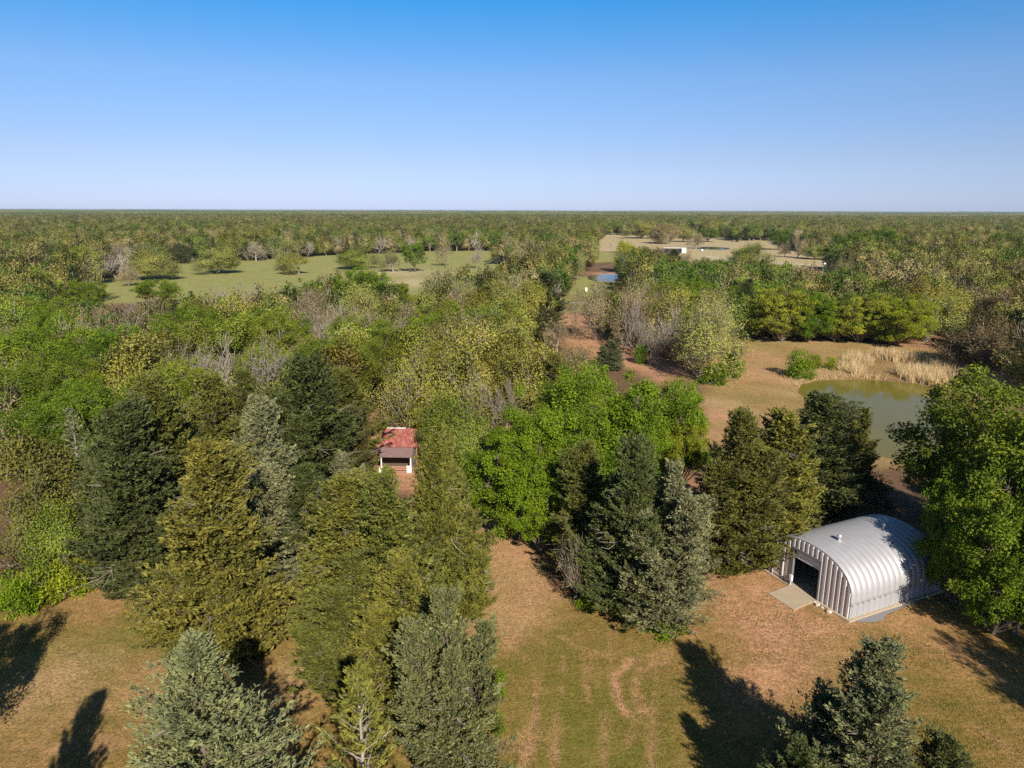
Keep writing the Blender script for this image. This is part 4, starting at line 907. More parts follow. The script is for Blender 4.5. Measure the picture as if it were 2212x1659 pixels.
L_ = [
 ('leafy0', 1298, 772, 1085, 118, T_BRIGHT, 'tallest bright green tree in the centre of the picture'),
 ('leafy4', 1110, 900, 1165, 92, T_BRIGHT, 'bright green tree at the left end of the centre group above the track'),
 ('leafy2', 1420, 828, 1055, 92, T_BRIGHT, 'bright green tree at the right end of the centre group'),
 ('leafy3', 1195, 852, 1130, 92, T_BRIGHT, 'bright green tree in the middle of the centre group'),
 ('leafy4', 1165, 985, 1190, 66, T_BRIGHT, 'low bright tree hanging over the end of the dirt track'),
 ('leafy2', 1350, 880, 1110, 80, T_BRIGHT, 'bright tree standing behind the tall dark cedar'),
 ('leafy1', 1480, 900, 1080, 50, T_LIME, 'small lime tree at the edge of the pond slope'),
 ('leafy1', 2225, 800, 1260, 185, T_GREEN, 'huge green tree rising above the metal building at the right edge'),
 ('leafy4', 2112, 1000, 1300, 74, T_BRIGHT, 'bright green tree whose crown touches the rear of the metal building'),
 ('leafy4', 2205, 1085, 1370, 92, T_BRIGHT, 'lowest green tree right of the metal building'),
 ('leafy3', 2125, 910, 1210, 68, T_GREEN, 'dark green tree between the pond and the big right hand tree'),
 ('leafy2', 2260, 1000, 1370, 120, T_GREEN, 'green tree cut off by the right edge'),
 ('leafy1', 2035, 962, 1120, 44, T_DEEP, 'deep green shaded tree at the near shore of the pond'),
 ('leafy3', 2150, 875, 1180, 85, T_BRIGHT, 'green tree on the left shoulder of the huge right edge tree'),
 ('leafy0', 75, 690, 900, 100, T_GREEN, 'broad bright green tree at the left edge above the cedars'),
 ('leafy3', 20, 770, 1000, 95, T_GREEN, 'bright green tree cut by the left edge'),
 ('leafy2', 150, 770, 960, 70, T_GREEN, 'bright green tree behind the tiered bluish conifer'),
 ('leafy1', 90, 860, 1040, 80, T_DEEP, 'deep green tree left of the tiered bluish conifer'),
 ('leafy1', 400, 690, 830, 58, T_GREEN, 'bright green tree at the left end of the green band above the cedars'),
 ('leafy0', 480, 680, 815, 58, T_GREEN, 'bright green tree second in the green band above the cedars'),
 ('leafy2', 545, 668, 800, 56, T_DEEP, 'fullest tree in the green band above the cedars'),
 ('leafy3', 610, 680, 800, 50, T_GREEN, 'bright tree at the right end of the green band above the cedars'),
 ('leafy1', 780, 578, 690, 50, T_BRIGHT, 'rounded bright green tree against the far pasture'),
 ('leafy0', 850, 605, 690, 34, T_GREEN, 'small bright tree right of the rounded pasture edge tree'),
 ('leafy2', 900, 640, 720, 40, T_LIME, 'lime green tree below the tan corner of the pasture'),
 ('leafy1', 40, 610, 700, 50, T_GREEN, 'green tree at the left edge below the pasture oaks'),
 ('leafy3', 180, 600, 690, 36, T_GREEN, 'green tree below the small dirt patch of the pasture'),
 ('leafy0', 335, 600, 660, 40, T_GREEN, 'low wide green tree at the near edge of the pasture'),
 ('leafy1', 1510, 600, 705, 38, T_BRIGHT, 'bright tree behind the round budding tree on the right'),
 ('leafy0', 1500, 660, 760, 36, T_BRIGHT, 'bright green undergrowth tree left of the round budding tree'),
 ('leafy4', 1690, 612, 738, 60, T_YEL, 'yellow green tree at the left of the grove behind the pond'),
 ('leafy4', 1755, 620, 738, 48, T_BRIGHT, 'green tree at the right shoulder of the yellow green tree'),
 ('leafy4', 1955, 632, 748, 54, T_LIME, 'pointed lime tree on the dry bank behind the pond'),
 ('leafy4', 1865, 628, 740, 54, T_YEL, 'yellowish tree with several pale stems behind the pond'),
 ('leafy4', 1630, 640, 730, 40, T_MID, 'mid green tree behind the dark narrow cedar of the grove'),
 ('leafy4', 1812, 628, 738, 44, T_MID, 'mid green tree between the two yellowish grove trees'),
 ('leafy4', 1912, 640, 742, 40, T_BRIGHT, 'bright tree left of the pointed lime tree'),
 ('fill0', 2010, 640, 738, 60, T_BUD, 'grey olive oak right of the pointed lime tree'),
 ('fill1', 2085, 630, 720, 64, T_BUD, 'olive oak in front of the shaded red slope'),
 ('fill0', 2190, 640, 740, 66, (0.17, 0.13, 0.06), 'brownish oak above the grey thicket at the right edge'),
 ('leafy0', 2110, 700, 760, 36, T_MID, 'low olive tree on the bare slope at the right'),
 ('bud0', 875, 735, 940, 66, T_YEL, 'yellow green oak with forked dark trunk just behind the red roof'),
 ('bud2', 1525, 640, 815, 76, T_BUD, 'round budding oak standing left of the pond slope'),
 ('bare0', 1382, 642, 775, 42, T_BUD, 'whitish bare tree on the red earth gap'),
 ('bare2', 1408, 700, 790, 22, T_BUD, 'small forked white bare tree on the red earth gap'),
 ('bare1', 1030, 800, 945, 52, T_BUD, 'pale leafless tree right of the yellow green oak'),
 ('bare0', 1095, 815, 930, 36, T_BUD, 'slender leafless tree left of the bright centre group'),
 ('bare1', 680, 672, 780, 46, T_BUD, 'grey leafless tree right of the green band'),
 ('bare1', 505, 610, 705, 76, T_BUD, 'wide leafless oak with spreading grey limbs below the pasture'),
 ('bare1', 405, 735, 900, 80, T_BUD, 'leafless tree with drooping grey branches above the left cedars'),
 ('bare1', 575, 735, 905, 72, T_BUD, 'leafless tree with a pale trunk between green band and dark cedar'),
 ('bud1', 320, 640, 730, 46, T_TAN, 'brownish budding oak left of the wide leafless oak'),
 ('bud2', 225, 660, 750, 44, T_TAN, 'pinkish brown budding tree above the left bright trees'),
 ('bud1', 1290, 600, 735, 46, T_TAN, 'tan budding tree above the red earth gap'),
 ('bud3', 1388, 596, 720, 44, T_BUD, 'tan budding oak between the far pond and the whitish bare tree'),
 ('bud0', 985, 580, 700, 64, T_BUD, 'wide olive budding oak at the right end of the pasture'),
 ('bud2', 1145, 535, 620, 44, T_TAN, 'tan oak left of the far pond'),
 ('bud1', 1205, 690, 760, 32, T_TAN, 'small tan tree on the sandy strip right of the round dark cedar'),
 ('fill0', 2140, 690, 800, 70, (0.16, 0.12, 0.06), 'brown grey thicket tree at the right end of the dry bank'),
 ('bud3', 1243, 1145, 1300, 40, (0.12, 0.10, 0.05), 'thin twiggy tree at the foot of the slim olive cedar'),
 ('fill1', 978, 855, 1010, 54, T_MID, 'olive oak between the red roof and the bright centre group'),
 ('fill0', 1015, 880, 1030, 55, T_MID, 'low oak with fallen limbs right of the shed'),
 ('fill1', 35, 940, 1200, 90, T_OLIVE2, 'olive brushy tree at the left edge above the lawn'),
 ('fill0', 60, 1060, 1250, 70, T_OLIVE2, 'twiggy olive tree above the left lawn bushes'),
 ('fill1', 140, 1090, 1265, 60, T_MID, 'scrubby tree above the left lawn beside the dark cedar'),
]
for a in L_: put(*a, group=GD)
# shadow casters that stand just outside the frame
def by_shadow(key, u, v, h, r, tint, lab):
    s_ = at(u, v); L = h / math.tan(SUN_EL); return plant(key, s_[0] + L * math.sin(SUN_AZ), s_[1] - L * math.cos(SUN_AZ), h, r, tint, lab, GD)
by_shadow('cedar2', 212, 1502, 13.0, 1.9, T_OLIVE, 'cedar beyond the lower left corner whose slim shadow crosses the lawn')
by_shadow('leafy1', 60, 1335, 10.5, 3.4, T_DEEP, 'tree beyond the left edge shading the lawn')
by_shadow('leafy3', 2075, 1345, 15.0, 5.2, T_DEEP, 'tree beyond the right edge shading the lawn beside the metal building')
by_shadow('leafy2', 2185, 1425, 13.5, 5.0, T_DEEP, 'low tree beyond the right edge shading the corner of the lawn')
by_shadow('leafy0', 2130, 1255, 14.0, 5.0, T_DEEP, 'tree beyond the right edge shading the big green tree')
B_ = [
 ('bush0', 1268, 1268, 1312, 28, T_BRIGHT, 'bright green bush at the foot of the twiggy tree'), ('bush1', 1440, 1310, 1362, 52, T_BRIGHT, 'wide bright green bush under the silvery juniper'),
 ('bush0', 1078, 1440, 1500, 22, T_BRIGHT, 'bright bush on the right side of the mottled juniper'), ('bush1', 1075, 1520, 1580, 20, T_MID, 'dull bush below the bright bush beside the mottled juniper'),
 ('bush0', 110, 1205, 1290, 62, T_LIME, 'yellowish bush at the upper left of the lawn'), ('bush1', 25, 1225, 1320, 60, T_BRIGHT, 'bright green bush at the left edge of the lawn'), ('bush1', 165, 1190, 1268, 45, T_YEL, 'yellow brown bush beside the dark cedar at the lawn'),
 ('bush0', 1728, 745, 815, 36, T_BRIGHT, 'bright green bush on the slope above the pond'), ('bush1', 1762, 755, 800, 16, T_LIME, 'small lime bush beside the bright bush above the pond'), ('bush0', 1797, 768, 797, 18, T_LIME, 'round lime bush in the dry grass by the pond'), ('bush1', 1832, 768, 794, 11, T_LIME, 'tiny bush in the dry grass by the pond'),
 ('bush0', 2070, 755, 790, 11, T_BRIGHT, 'little green bush in the tall dry grass'), ('bush1', 2152, 765, 797, 18, T_MID, 'dark bush at the right end of the tall dry grass'), ('bush0', 1585, 740, 815, 34, T_BRIGHT, 'green thicket at the foot of the round budding oak'), ('bush1', 1545, 770, 830, 34, T_BRIGHT, 'green thicket at the edge of the pond slope'),
 ('bush1', 1385, 735, 785, 18, T_DEEP, 'green bush at the foot of the whitish bare tree'), ('bush0', 2040, 1010, 1075, 40, T_DEEP, 'shaded bush at the near end of the pond'), ('bush1', 1890, 1010, 1090, 45, T_DARK, 'shaded bush behind the metal building'), ('bush0', 1500, 930, 1000, 40, T_LIME, 'yellow green bush on the slope right of the centre group'), ('bush1', 1490, 820, 890, 34, T_MID, 'olive bush at the upper right of the centre group'),
]
for a in B_: put(*a, group='bushes around the yard')
# a fallen limb tree beside the shed
p_ = at(1005, 985); plant('bare1', p_[0], p_[1], 5.0, 2.2, T_BUD, 'grey fallen tree lying on the ground right of the shed', 'fallen wood', tilt=(R(82), 0, R(70)), z=0.4)
# pasture oaks
def P1(x, yt, yb, w_): return (x / 2, 415 + yt / 2, 415 + yb / 2, w_ / 4)
def P2(x, yt, yb, w_): return (1106 + x / 2, 415 + yt / 2, 415 + yb / 2, w_ / 4)
PA = [
 ('bud1', P1(10, 240, 380, 120), T_TAN, 'pinkish oak at the left edge of the pasture'), ('fill0', P1(95, 275, 405, 120), T_BUD, 'olive oak second from the left edge of the pasture'), ('bud3', P1(208, 280, 412, 110), T_BUD, 'oak with a tall leaning trunk at the left of the pasture'),
 ('bud1', P1(352, 230, 352, 175), T_TAN, 'broad fan shaped pale oak in the left of the pasture'), ('leafy1', P1(320, 320, 395, 100), T_BRIGHT, 'bright green tree at the foot of the fan shaped pale oak'), ('bare1', P1(510, 212, 325, 130), T_BUD, 'white limbed leafless oak at the back of the pasture'),
 ('bud0', P1(545, 310, 405, 100), T_TAN, 'small tan oak alone with its shadow in the pasture'), ('fill0', P1(655, 245, 378, 190), T_BUD, 'big olive oak in the pasture left of the white snag'), ('fill1', P1(790, 225, 305, 130), T_DARK, 'dark oak at the back edge of the pasture by the white snag'),
 ('fill0', P1(930, 245, 352, 175), T_BUD, 'wide olive oak in the middle of the pasture'), ('bare1', P1(1100, 210, 300, 130), T_BUD, 'pinkish leafless oak at the back of the pasture'), ('bud2', P1(1198, 245, 340, 110), T_BUD, 'slim oak left of the dark shadow in the pasture'),
 ('fill1', P1(1285, 265, 352, 140), T_BUD, 'spreading oak in front of the slim pasture oak'), ('fill0', P1(1540, 238, 332, 155), T_MID, 'dark olive oak with a clear pale trunk in the pasture'), ('bud2', P1(1695, 248, 345, 110), T_BUD, 'twiggy oak right of the dark olive pasture oak'),
 ('leafy3', P1(1790, 212, 345, 90), T_DEEP, 'green tree with white trunk in the pasture'), ('bud1', P1(1925, 205, 320, 90), T_TAN, 'tan oak standing alone in the right of the pasture'), ('bare0', P1(2060, 225, 330, 105), T_BUD, 'rosy leafless tree near the right end of the pasture'),
 ('bare2', P1(2200, 170, 315, 70), T_BUD, 'tall thin leafless tree at the right end of the pasture'), ('leafy1', P1(1370, 180, 230, 60), T_BRIGHT, 'bright green tree in the wood behind the pasture'), ('bare0', P1(828, 255, 305, 24), T_BUD, 'white dead snag at the back of the pasture'),
 ('leafy0', P2(850, 148, 215, 85), T_DEEP, 'round dark green tree in the pale fields'), ('leafy2', P2(912, 152, 192, 36), T_DEEP, 'small dark tree right of the round dark field tree'), ('fill0', P2(560, 130, 200, 140), T_BUD, 'wide olive oak at the left of the pale fields'), ('fill1', P2(690, 140, 222, 150), T_TAN, 'tan oak behind the open shed'),
 ('fill0', P2(745, 142, 215, 90), T_BUD, 'greener oak behind the open shed'), ('bud1', P2(800, 175, 245, 100), T_TAN, 'brown oak right of the open shed'), ('fill1', P2(990, 175, 215, 40), T_DARK, 'small dark oak in the middle of the far field'), ('leafy3', P2(1160, 155, 250, 95), T_DEEP, 'dark green field tree with a pale trunk'),
 ('bud0', P2(1185, 215, 280, 60), T_TAN, 'tan tree in front of the dark green field tree'), ('bud2', P2(1240, 195, 285, 90), T_TAN, 'tan budding tree right of the dark green field tree'), ('fill0', P2(1315, 225, 290, 90), T_BUD, 'olive shrubby oak at the right of the pale fields'),
 ('leafy0', P2(1480, 165, 300, 150), T_DEEP, 'big dark green tree at the right border of the fields'), ('leafy2', P2(1580, 155, 300, 150), T_DEEP, 'big dark green tree beside the border tree of the fields'), ('bare0', P2(1420, 150, 285, 50), T_BUD, 'white bare tree against the dark green border trees'), ('leafy1', P2(1650, 175, 300, 110), T_MID, 'mid green tree at the end of the border row'),
 ('fill0', P2(1790, 205, 305, 190), T_BUD, 'wide grey olive oak right of the border row'), ('fill1', P2(1950, 195, 305, 200), T_BUD, 'broad grey oak with many limbs at the right of the fields'), ('leafy3', P2(2150, 170, 310, 140), T_DEEP, 'green tree at the far right above the oak wood'),
 ('fill0', P2(1030, 225, 330, 140), T_MID, 'olive oak below the pale lane'), ('fill1', P2(490, 215, 345, 130), T_YEL, 'yellow green oak behind the pale utility pole'), ('leafy2', P2(580, 235, 340, 90), T_MID, 'green tree right of the yellow green oak'), ('cedar1', P2(700, 250, 340, 70), T_DARK, 'dark cedar between far pond and open shed'),
 ('bud0', P2(285, 240, 380, 80), T_BUD, 'dark limbed oak leaning over the far pond'), ('bud2', P2(100, 205, 345, 150), T_TAN, 'tan rounded oak left of the far pond'), ('bud3', P2(225, 220, 340, 90), T_BUD, 'grey oak between the tan rounded oak and the far pond'), ('bud1', P2(765, 255, 330, 60), T_TAN, 'pinkish small tree below the open shed'),
 ('bud0', P2(1440, 270, 420, 110), T_BUD, 'budding oak right of the white lamp pole'), ('leafy1', P2(1530, 370, 450, 150), T_DEEP, 'low deep green tree inside the oak wood at right'),
]
for key, q, tint, lab in PA: put(key, q[0], q[1], q[2], q[3] * (0.88 if key[:3] in ('bud', 'fil', 'bar') else 0.95), tint, lab, group='oaks and trees of the far pasture and fields')
print('explicit trees', len(TREES))

# ------------------------------------------------------------------ the woods between: filled where the photo shows canopy
def inpoly(x, y, P):
    ins = False; n = len(P)
    for i in range(n):
        a, b = P[i], P[(i + 1) % n]
        if (a[1] > y) != (b[1] > y) and x < (b[0] - a[0]) * (y - a[1]) / (b[1] - a[1]) + a[0]: ins = not ins
    return ins
OPEN = [[(1520, 955), (1510, 880), (1540, 745), (1590, 728), (1760, 730), (1960, 748), (2230, 775), (2260, 860), (2060, 1000), (1890, 1010), (1640, 980)],
        [(1135, 705), (1160, 690), (1230, 676), (1290, 690), (1400, 770), (1480, 795), (1440, 830), (1360, 795), (1250, 745)],
        [(1222, 592), (1262, 582), (1352, 584), (1338, 612), (1300, 640), (1280, 665), (1232, 690), (1225, 650)], [(812, 880), (905, 880), (910, 1035), (812, 1035)],
        [(2025, 690), (2085, 688), (2150, 745), (2080, 760), (1960, 745)], [(1760, 570), (1785, 570), (1780, 620), (1764, 620)],
        [(90, 630), (200, 612), (370, 568), (510, 563), (600, 560), (700, 552), (830, 547), (910, 543), (1060, 541), (1100, 543), (1070, 575), (1000, 585), (930, 592), (930, 645), (870, 638), (830, 612), (740, 598), (660, 612), (600, 624), (520, 618), (440, 626), (380, 630), (290, 655), (210, 645), (130, 645)],
        [(1298, 494), (1500, 488), (1560, 498), (1600, 512), (1660, 514), (1690, 525), (1730, 541), (1850, 560), (1950, 568), (1900, 577), (1720, 578), (1690, 566), (1640, 562), (1580, 562), (1500, 566), (1430, 548), (1400, 545), (1300, 545), (1290, 530)],
        [(1275, 545), (1330, 545), (1330, 566), (1280, 566)]]
def covers_open(x, y, h, r):
    pts = [(x, y, h * 0.97), (x, y, h * 0.55), (x, y, 0.3), (x - r * 0.8, y, h * 0.6), (x + r * 0.8, y, h * 0.6), (x - r * .5, y, h * 0.88), (x + r * .5, y, h * 0.88)]
    for p in pts:
        u, v, zc = proj(p)
        for P in OPEN:
            if inpoly(u, v, P): return True
    return False
rg = np.random.default_rng(77)
def n1(x, y, sc, seed): return float(vnoise(np.array([x]), np.array([y]), sc, seed)[0])
ZONES = [  # u, v, radius, {species: weight}
 (110, 780, 170, dict(leafy=4, fill=1, bud=1)), (520, 700, 150, dict(leafy=2, bud=1, fill=2, cedar=.5, bare=.6)), (330, 645, 150, dict(bud=5, bare=2, leafy=1, fill=1)), (640, 635, 150, dict(bud=4, fill=2, leafy=1, bare=2)), (900, 640, 100, dict(bud=3, fill=3, leafy=1)),
 (420, 780, 110, dict(bare=1, fill=2, leafy=1)), (800, 690, 120, dict(fill=3, leafy=2, bud=1)), (980, 740, 140, dict(fill=5, bud=2, leafy=1)), (1120, 760, 90, dict(fill=2, cedar=1, leafy=1)),
 (1330, 660, 90, dict(bud=3, bare=1)), (1460, 620, 70, dict(leafy=3, fill=1)), (1650, 650, 90, dict(leafy=2, fill=2, cedar=1)), (1850, 620, 120, dict(fill=4, bud=2, leafy=1)), (2080, 620, 170, dict(fill=5, bud=1)), (1100, 640, 80, dict(cedar=1, bud=2, fill=2)),
]
def species(u, v, x, y):
    wts = dict(fill=3.4, bud=3.0, leafy=1.6, bare=1.2, cedar=0.6)
    for zu, zv, zr, d in ZONES:
        if (u - zu) ** 2 + ((v - zv) * 1.3) ** 2 < zr * zr: wts = d; break
    else:
        k = n1(x, y, 45, 21); wts['leafy'] *= 0.3 + 3.0 * max(0, k - 0.35); wts['bud'] *= 0.5 + 1.5 * n1(x, y, 60, 22)
    ks = list(wts); p = np.array([wts[k] for k in ks], float); return ks[rg.choice(len(ks), p=p / p.sum())]
cand = []; cell = {}
def near(x, y, r, f=0.62):
    i, j = int(x // 8), int(y // 8)
    for a in range(i - 2, i + 3):
        for b in range(j - 2, j + 3):
            for (xx, yy, rr) in cell.get((a, b), ()):
                if (x - xx) ** 2 + (y - yy) ** 2 < ((r + rr) * f) ** 2: return True
    return False
def reg(x, y, r): cell.setdefault((int(x // 8), int(y // 8)), []).append((x, y, r))
for (x, y, r, h, k) in TREES: reg(x, y, r if k != 'bush' else r * 0.5)
for ring in range(78, 760, 3):
    for _ in range(int(ring * 1.6 * 3 / 9)):
        d = ring + rg.uniform(0, 3); a = rg.uniform(-R(39), R(39)); x, y = d * math.sin(a), d * math.cos(a)
        u, v, zc = proj((x, y, 0))
        if v > 1075 or (v > 945 and u > 740) : continue
        if u < -160 or u > VW + 160: continue
        h = rg.uniform(10.0, 13.5) if y < 230 else rg.uniform(11, 15.0); r = h * rg.uniform(0.42, 0.60)
        if near(x, y, r, 0.52) or covers_open(x, y, h, r): continue
        ut, vt_, zt = proj((x, y, h)); rp_ = r * FPX / zt * 0.75
        if any(math.hypot(x, y) < fd_ and abs(ut - fu) < fw * 0.75 + rp_ and vt_ < fv for fu, fv, fw, fd_ in FEAT): continue
        uc, vc, _z = proj((x, y, h * 0.7)); sp = species(uc, vc, x, y)
        if sp == 'cedar': r *= 0.62
        cand.append((x, y, h, r, sp)); reg(x, y, r)
cand.sort(key=lambda c: -(c[2] * c[3]) / (c[0] ** 2 + c[1] ** 2))
N_IND = 288 - len([1 for q in TREES if q[4] != 'bush'])
inframe = lambda c: -60 < proj((c[0], c[1], c[2] * .7))[0] < VW + 60
ind = [c for c in cand if inframe(c)][:N_IND]; ids = set(id(c) for c in ind)
rest = [c for c in cand if id(c) not in ids]
print('filled woods', len(cand), 'individual', len(ind))
LAND = [(860, 960, 'the red roofed shed'), (1900, 880, 'the olive pond'), (1310, 600, 'the far pale pond'), (1168, 645, 'the round dark cedar'), (1525, 720, 'the round budding oak'), (1382, 710, 'the whitish bare tree'), (875, 820, 'the yellow oak behind the shed'),
        (505, 655, 'the wide leafless oak'), (780, 625, 'the rounded bright pasture tree'), (75, 790, 'the broad left edge tree'), (510, 730, 'the green tree band'), (1292, 850, 'the tall bright centre tree'), (1030, 870, 'the pale leafless tree'), (1690, 670, 'the yellow green grove tree'),
        (1955, 690, 'the pointed lime tree'), (1771, 600, 'the white lamp pole'), (1457, 540, 'the open shed'), (2140, 740, 'the brown grey thicket'), (985, 635, 'the wide pasture end oak'), (265, 600, 'the small tan pasture oak'), (2080, 560, 'the broad grey field oaks'), (660, 830, 'the broad dark cedar'), (320, 680, 'the brownish budding oak'), (1860, 560, 'the straw fields at right'), (100, 640, 'the left pasture oaks')]
COLN = {'leafy': ['bright green', 'deep green', 'lime green'], 'fill': ['olive', 'yellow olive', 'mid green'], 'bud': ['tan budding', 'sparse olive', 'brownish budding'], 'bare': ['leafless grey'], 'cedar': ['dark', 'dull olive']}
TIN = {'leafy': [(0.135, 0.205, 0.012), T_DEEP, (0.165, 0.205, 0.022)], 'fill': [T_BUD, (0.225, 0.215, 0.04), T_MID], 'bud': [T_TAN, T_BUD, (0.17, 0.12, 0.05)], 'bare': [T_BUD], 'cedar': [T_DARK, T_OLIVE]}
NUMP = {'leafy': 4, 'fill': 2, 'bud': 4, 'bare': 3, 'cedar': 4}
WORD = {'leafy': 'tree', 'fill': 'oak', 'bud': 'oak', 'bare': 'tree', 'cedar': 'cedar'}
info = []; buckets = {}
for c in ind:
    x, y, h, r, sp = c; uu, vv, _z = proj((x, y, h * 0.7))
    lm = min(LAND, key=lambda l: (l[0] - uu) ** 2 + (2.0 * (l[1] - vv)) ** 2)
    du, dv = uu - lm[0], 2.0 * (vv - lm[1])
    rel = ('right of' if du > 0 else 'left of') if abs(du) > abs(dv) else ('in front of' if dv > 0 else 'behind')
    q = int(rg.integers(0, len(COLN[sp]))); key = (sp, q, rel, lm[2]); buckets.setdefault(key, []).append(len(info)); info.append([c, sp, q, rel, lm[2], uu, ''])
ORD = ['first', 'second', 'third', 'fourth', 'fifth', 'sixth', 'seventh', 'eighth', 'ninth', 'tenth', 'eleventh', 'twelfth']
for key, ix in buckets.items():
    sp, q, rel, lm = key; nm = COLN[sp][q] + ' ' + WORD[sp]
    ix.sort(key=lambda i: info[i][5])
    for n_, i in enumerate(ix):
        info[i][6] = ('%s in the wood %s %s' % (nm, rel, lm)) if len(ix) == 1 else ('%s %s from left %s %s' % (ORD[min(n_, 11)], nm, rel, lm))
for c, sp, q, rel, lm, uu, lab in info:
    x, y, h, r, _s = c; k = rg.uniform(0.78, 1.25); tint = tuple(v * k * rg.uniform(0.93, 1.07) for v in TIN[sp][q])
    plant('%s%d' % (sp, rg.integers(0, NUMP[sp])), x, y, h, r, tint, lab, 'trees filling the woods between yard and pasture')

# ------------------------------------------------------------------ the far woods: too many to count, one object
FAR_G = [(0.0, (0.085, 0.145, 0.022)), (0.25, (0.17, 0.205, 0.042)), (0.5, (0.25, 0.255, 0.06)), (0.7, (0.27, 0.24, 0.085)), (0.85, (0.31, 0.26, 0.13)), (1.0, (0.34, 0.29, 0.17))]
FAR_L = [(0.0, (0.055, 0.11, 0.014)), (0.5, (0.11, 0.18, 0.02)), (1.0, (0.20, 0.25, 0.03))]
M_FG = leaf_mat('far_bud_foliage', (1.12, 1.0, 0.75), 0.88, 1.12, 0.15, FAR_G); M_FL = leaf_mat('far_leaf_foliage', (1.15, 1.0, 0.7), 0.78, 1.2, 0.2, FAR_L)
M_FC = leaf_mat('far_cedar_foliage', (1.2, 1.0, 0.7), 0.6, 1.4, 0.1, [(0.0, (0.035, 0.05, 0.018)), (1.0, (0.07, 0.075, 0.02))])
FP = []
def fproto(name, gen, lm, bk):
    T, C, h0, r0 = gen; b = MB(); b.v = T.v + [v for v in C.v]; off = T.n; b.vn = {k + len(T.v): v for k, v in C.vn.items()}
    b.f = T.f + [f + off for f in C.f]; b.c = T.c + C.c; b.m = [np.zeros_like(m) for m in T.m] + [np.ones_like(m) for m in C.m]
    me = b.mesh(name, [bk, lm]); FP.append((bpy.data.objects.new(name, me), h0, r0))
fproto('far_oak_a', gen_branchy(91, kids=(5, 5, 4), leaf=52, ls=0.42, twig=0.045, clus=0.45, dome=1.6, soft=0.9), M_FG, M_TWIG)
fproto('far_oak_b', gen_branchy(92, kids=(6, 4, 4), leaf=50, ls=0.42, twig=0.045, clus=0.5, wide=1.1, up=0.3, dome=1.6, soft=0.9), M_FG, M_TWIG)
fproto('far_oak_c', gen_branchy(93, kids=(5, 5, 5), leaf=12, ls=0.40, twig=0.05, clus=0.4, dome=1.3, soft=0.9), M_FG, M_PALE)
fproto('far_green_a', gen_leafy(94, lobes=12, clumps=12, lv=26, ls=0.5), M_FL, M_TWIG)
fproto('far_green_b', gen_leafy(95, lobes=10, clumps=12, lv=26, ls=0.5, base=0.3), M_FL, M_TWIG)
fproto('far_bare', gen_branchy(96, kids=(5, 5, 5), leaf=0, twig=0.055, wide=1.1), M_FG, M_PALE)
fproto('far_cedar', gen_cedar(97, nb=90, per=6, ln=0.5, wd=0.2, twigs=0), M_FC, M_TWIG)
def grove(seed, lm):
    g = np.random.default_rng(seed); b = MB(); cen = []; out = []; va = []
    for _ in range(62):
        c0 = np.array([g.uniform(-38, 38), g.uniform(-38, 38), g.uniform(6.0, 8.5)]); n = 60; o = unit(g.normal(0, 1, (n, 3))); o[:, 2] = np.abs(o[:, 2]) * 1.0 - 0.15
        cen.append(c0 + o * np.array([5.2, 5.2, 4.2]) * g.uniform(0.7, 1.0, (n, 1))); out.append(o); va.append(np.clip(g.uniform(0.1, 0.9) + g.normal(0, 0.12, n), 0, 1))
    cen = np.vstack(cen); o = np.vstack(out); n = len(cen)
    b.leaves(cen, g.normal(0, 1, (n, 3)), o * 1.6 + g.normal(0, 0.4, (n, 3)) + [0, 0, 0.2], g.uniform(1.2, 2.6, n), g.uniform(1.0, 2.0, n), np.concatenate(va), 0, unit(o), 0.8)
    FP.append((bpy.data.objects.new('far_grove', b.mesh('far_grove', [lm])), 10, 10))
grove(1, M_FG); grove(2, M_FG); grove(3, M_FL)
pos = []; idx = []; scl = []; rot = []
def addp(x, y, k, sx, sz): pos.append((x, y, -0.05)); idx.append(k); scl.append((sx, sx, sz)); rot.append((0, 0, rg.uniform(0, 6.28)))
SPK = {'leafy': [3, 4], 'fill': [0, 1], 'bud': [2, 1], 'bare': [5], 'cedar': [6]}
for c in rest:
    k = SPK[c[4]][rg.integers(0, len(SPK[c[4]]))]; addp(c[0], c[1], k, c[3] / FP[k][2], c[2] / FP[k][1])
d = 745.0
while d < 2600:
    stp = 11.5 + (d - 745) * 0.0020; wdt = 0.80 * d + 60
    for x in np.arange(-wdt, wdt, stp):
        xx, yy = x + rg.uniform(-.45, .45) * stp, d + rg.uniform(-.45, .45) * stp
        kk = float(n1(xx, yy, 70, 31))
        if n1(xx, yy, 260, 33) > 0.80: continue
        p = rg.random(); k = (3 + rg.integers(0, 2)) if p < 0.14 + 0.5 * max(0, kk - 0.5) else (5 if p > 0.96 else (6 if p > 0.92 else rg.integers(0, 3)))
        h = rg.uniform(10.5, 15); r = h * rg.uniform(0.52, 0.72) * stp / 11.5
        if d < 1500:
            u, v, _z = proj((xx, yy, h * .6))
            if any(inpoly(u, v, P) for P in OPEN): continue
        addp(xx, yy, int(k), r / FP[k][2], h / FP[k][1])
    d += stp
d = 2600.0
while d < 15000:
    stp = 66 * max(1, d / 6500); wdt = 0.80 * d + 100
    for x in np.arange(-wdt, wdt, stp):
        xx, yy = x + rg.uniform(-.3, .3) * stp, d + rg.uniform(-.3, .3) * stp
        if n1(xx, yy, 900, 35) > 0.86: continue
        k = 7 + (2 if n1(xx, yy, 800, 36) > 0.6 else rg.integers(0, 2)); s = stp / 66; addp(xx, yy, int(k), s, rg.uniform(0.95, 1.3) * (1 + 1.5 * max(0, n1(xx, yy, 1500, 41) - 0.45) * min(1, d / 6000)))
    d += stp
me = bpy.data.meshes.new('forest'); pos = np.array(pos, np.float32); me.vertices.add(len(pos)); me.vertices.foreach_set('co', pos.ravel())
a_i = me.attributes.new('pick', 'INT', 'POINT'); a_i.data.foreach_set('value', np.array(idx, np.int32))
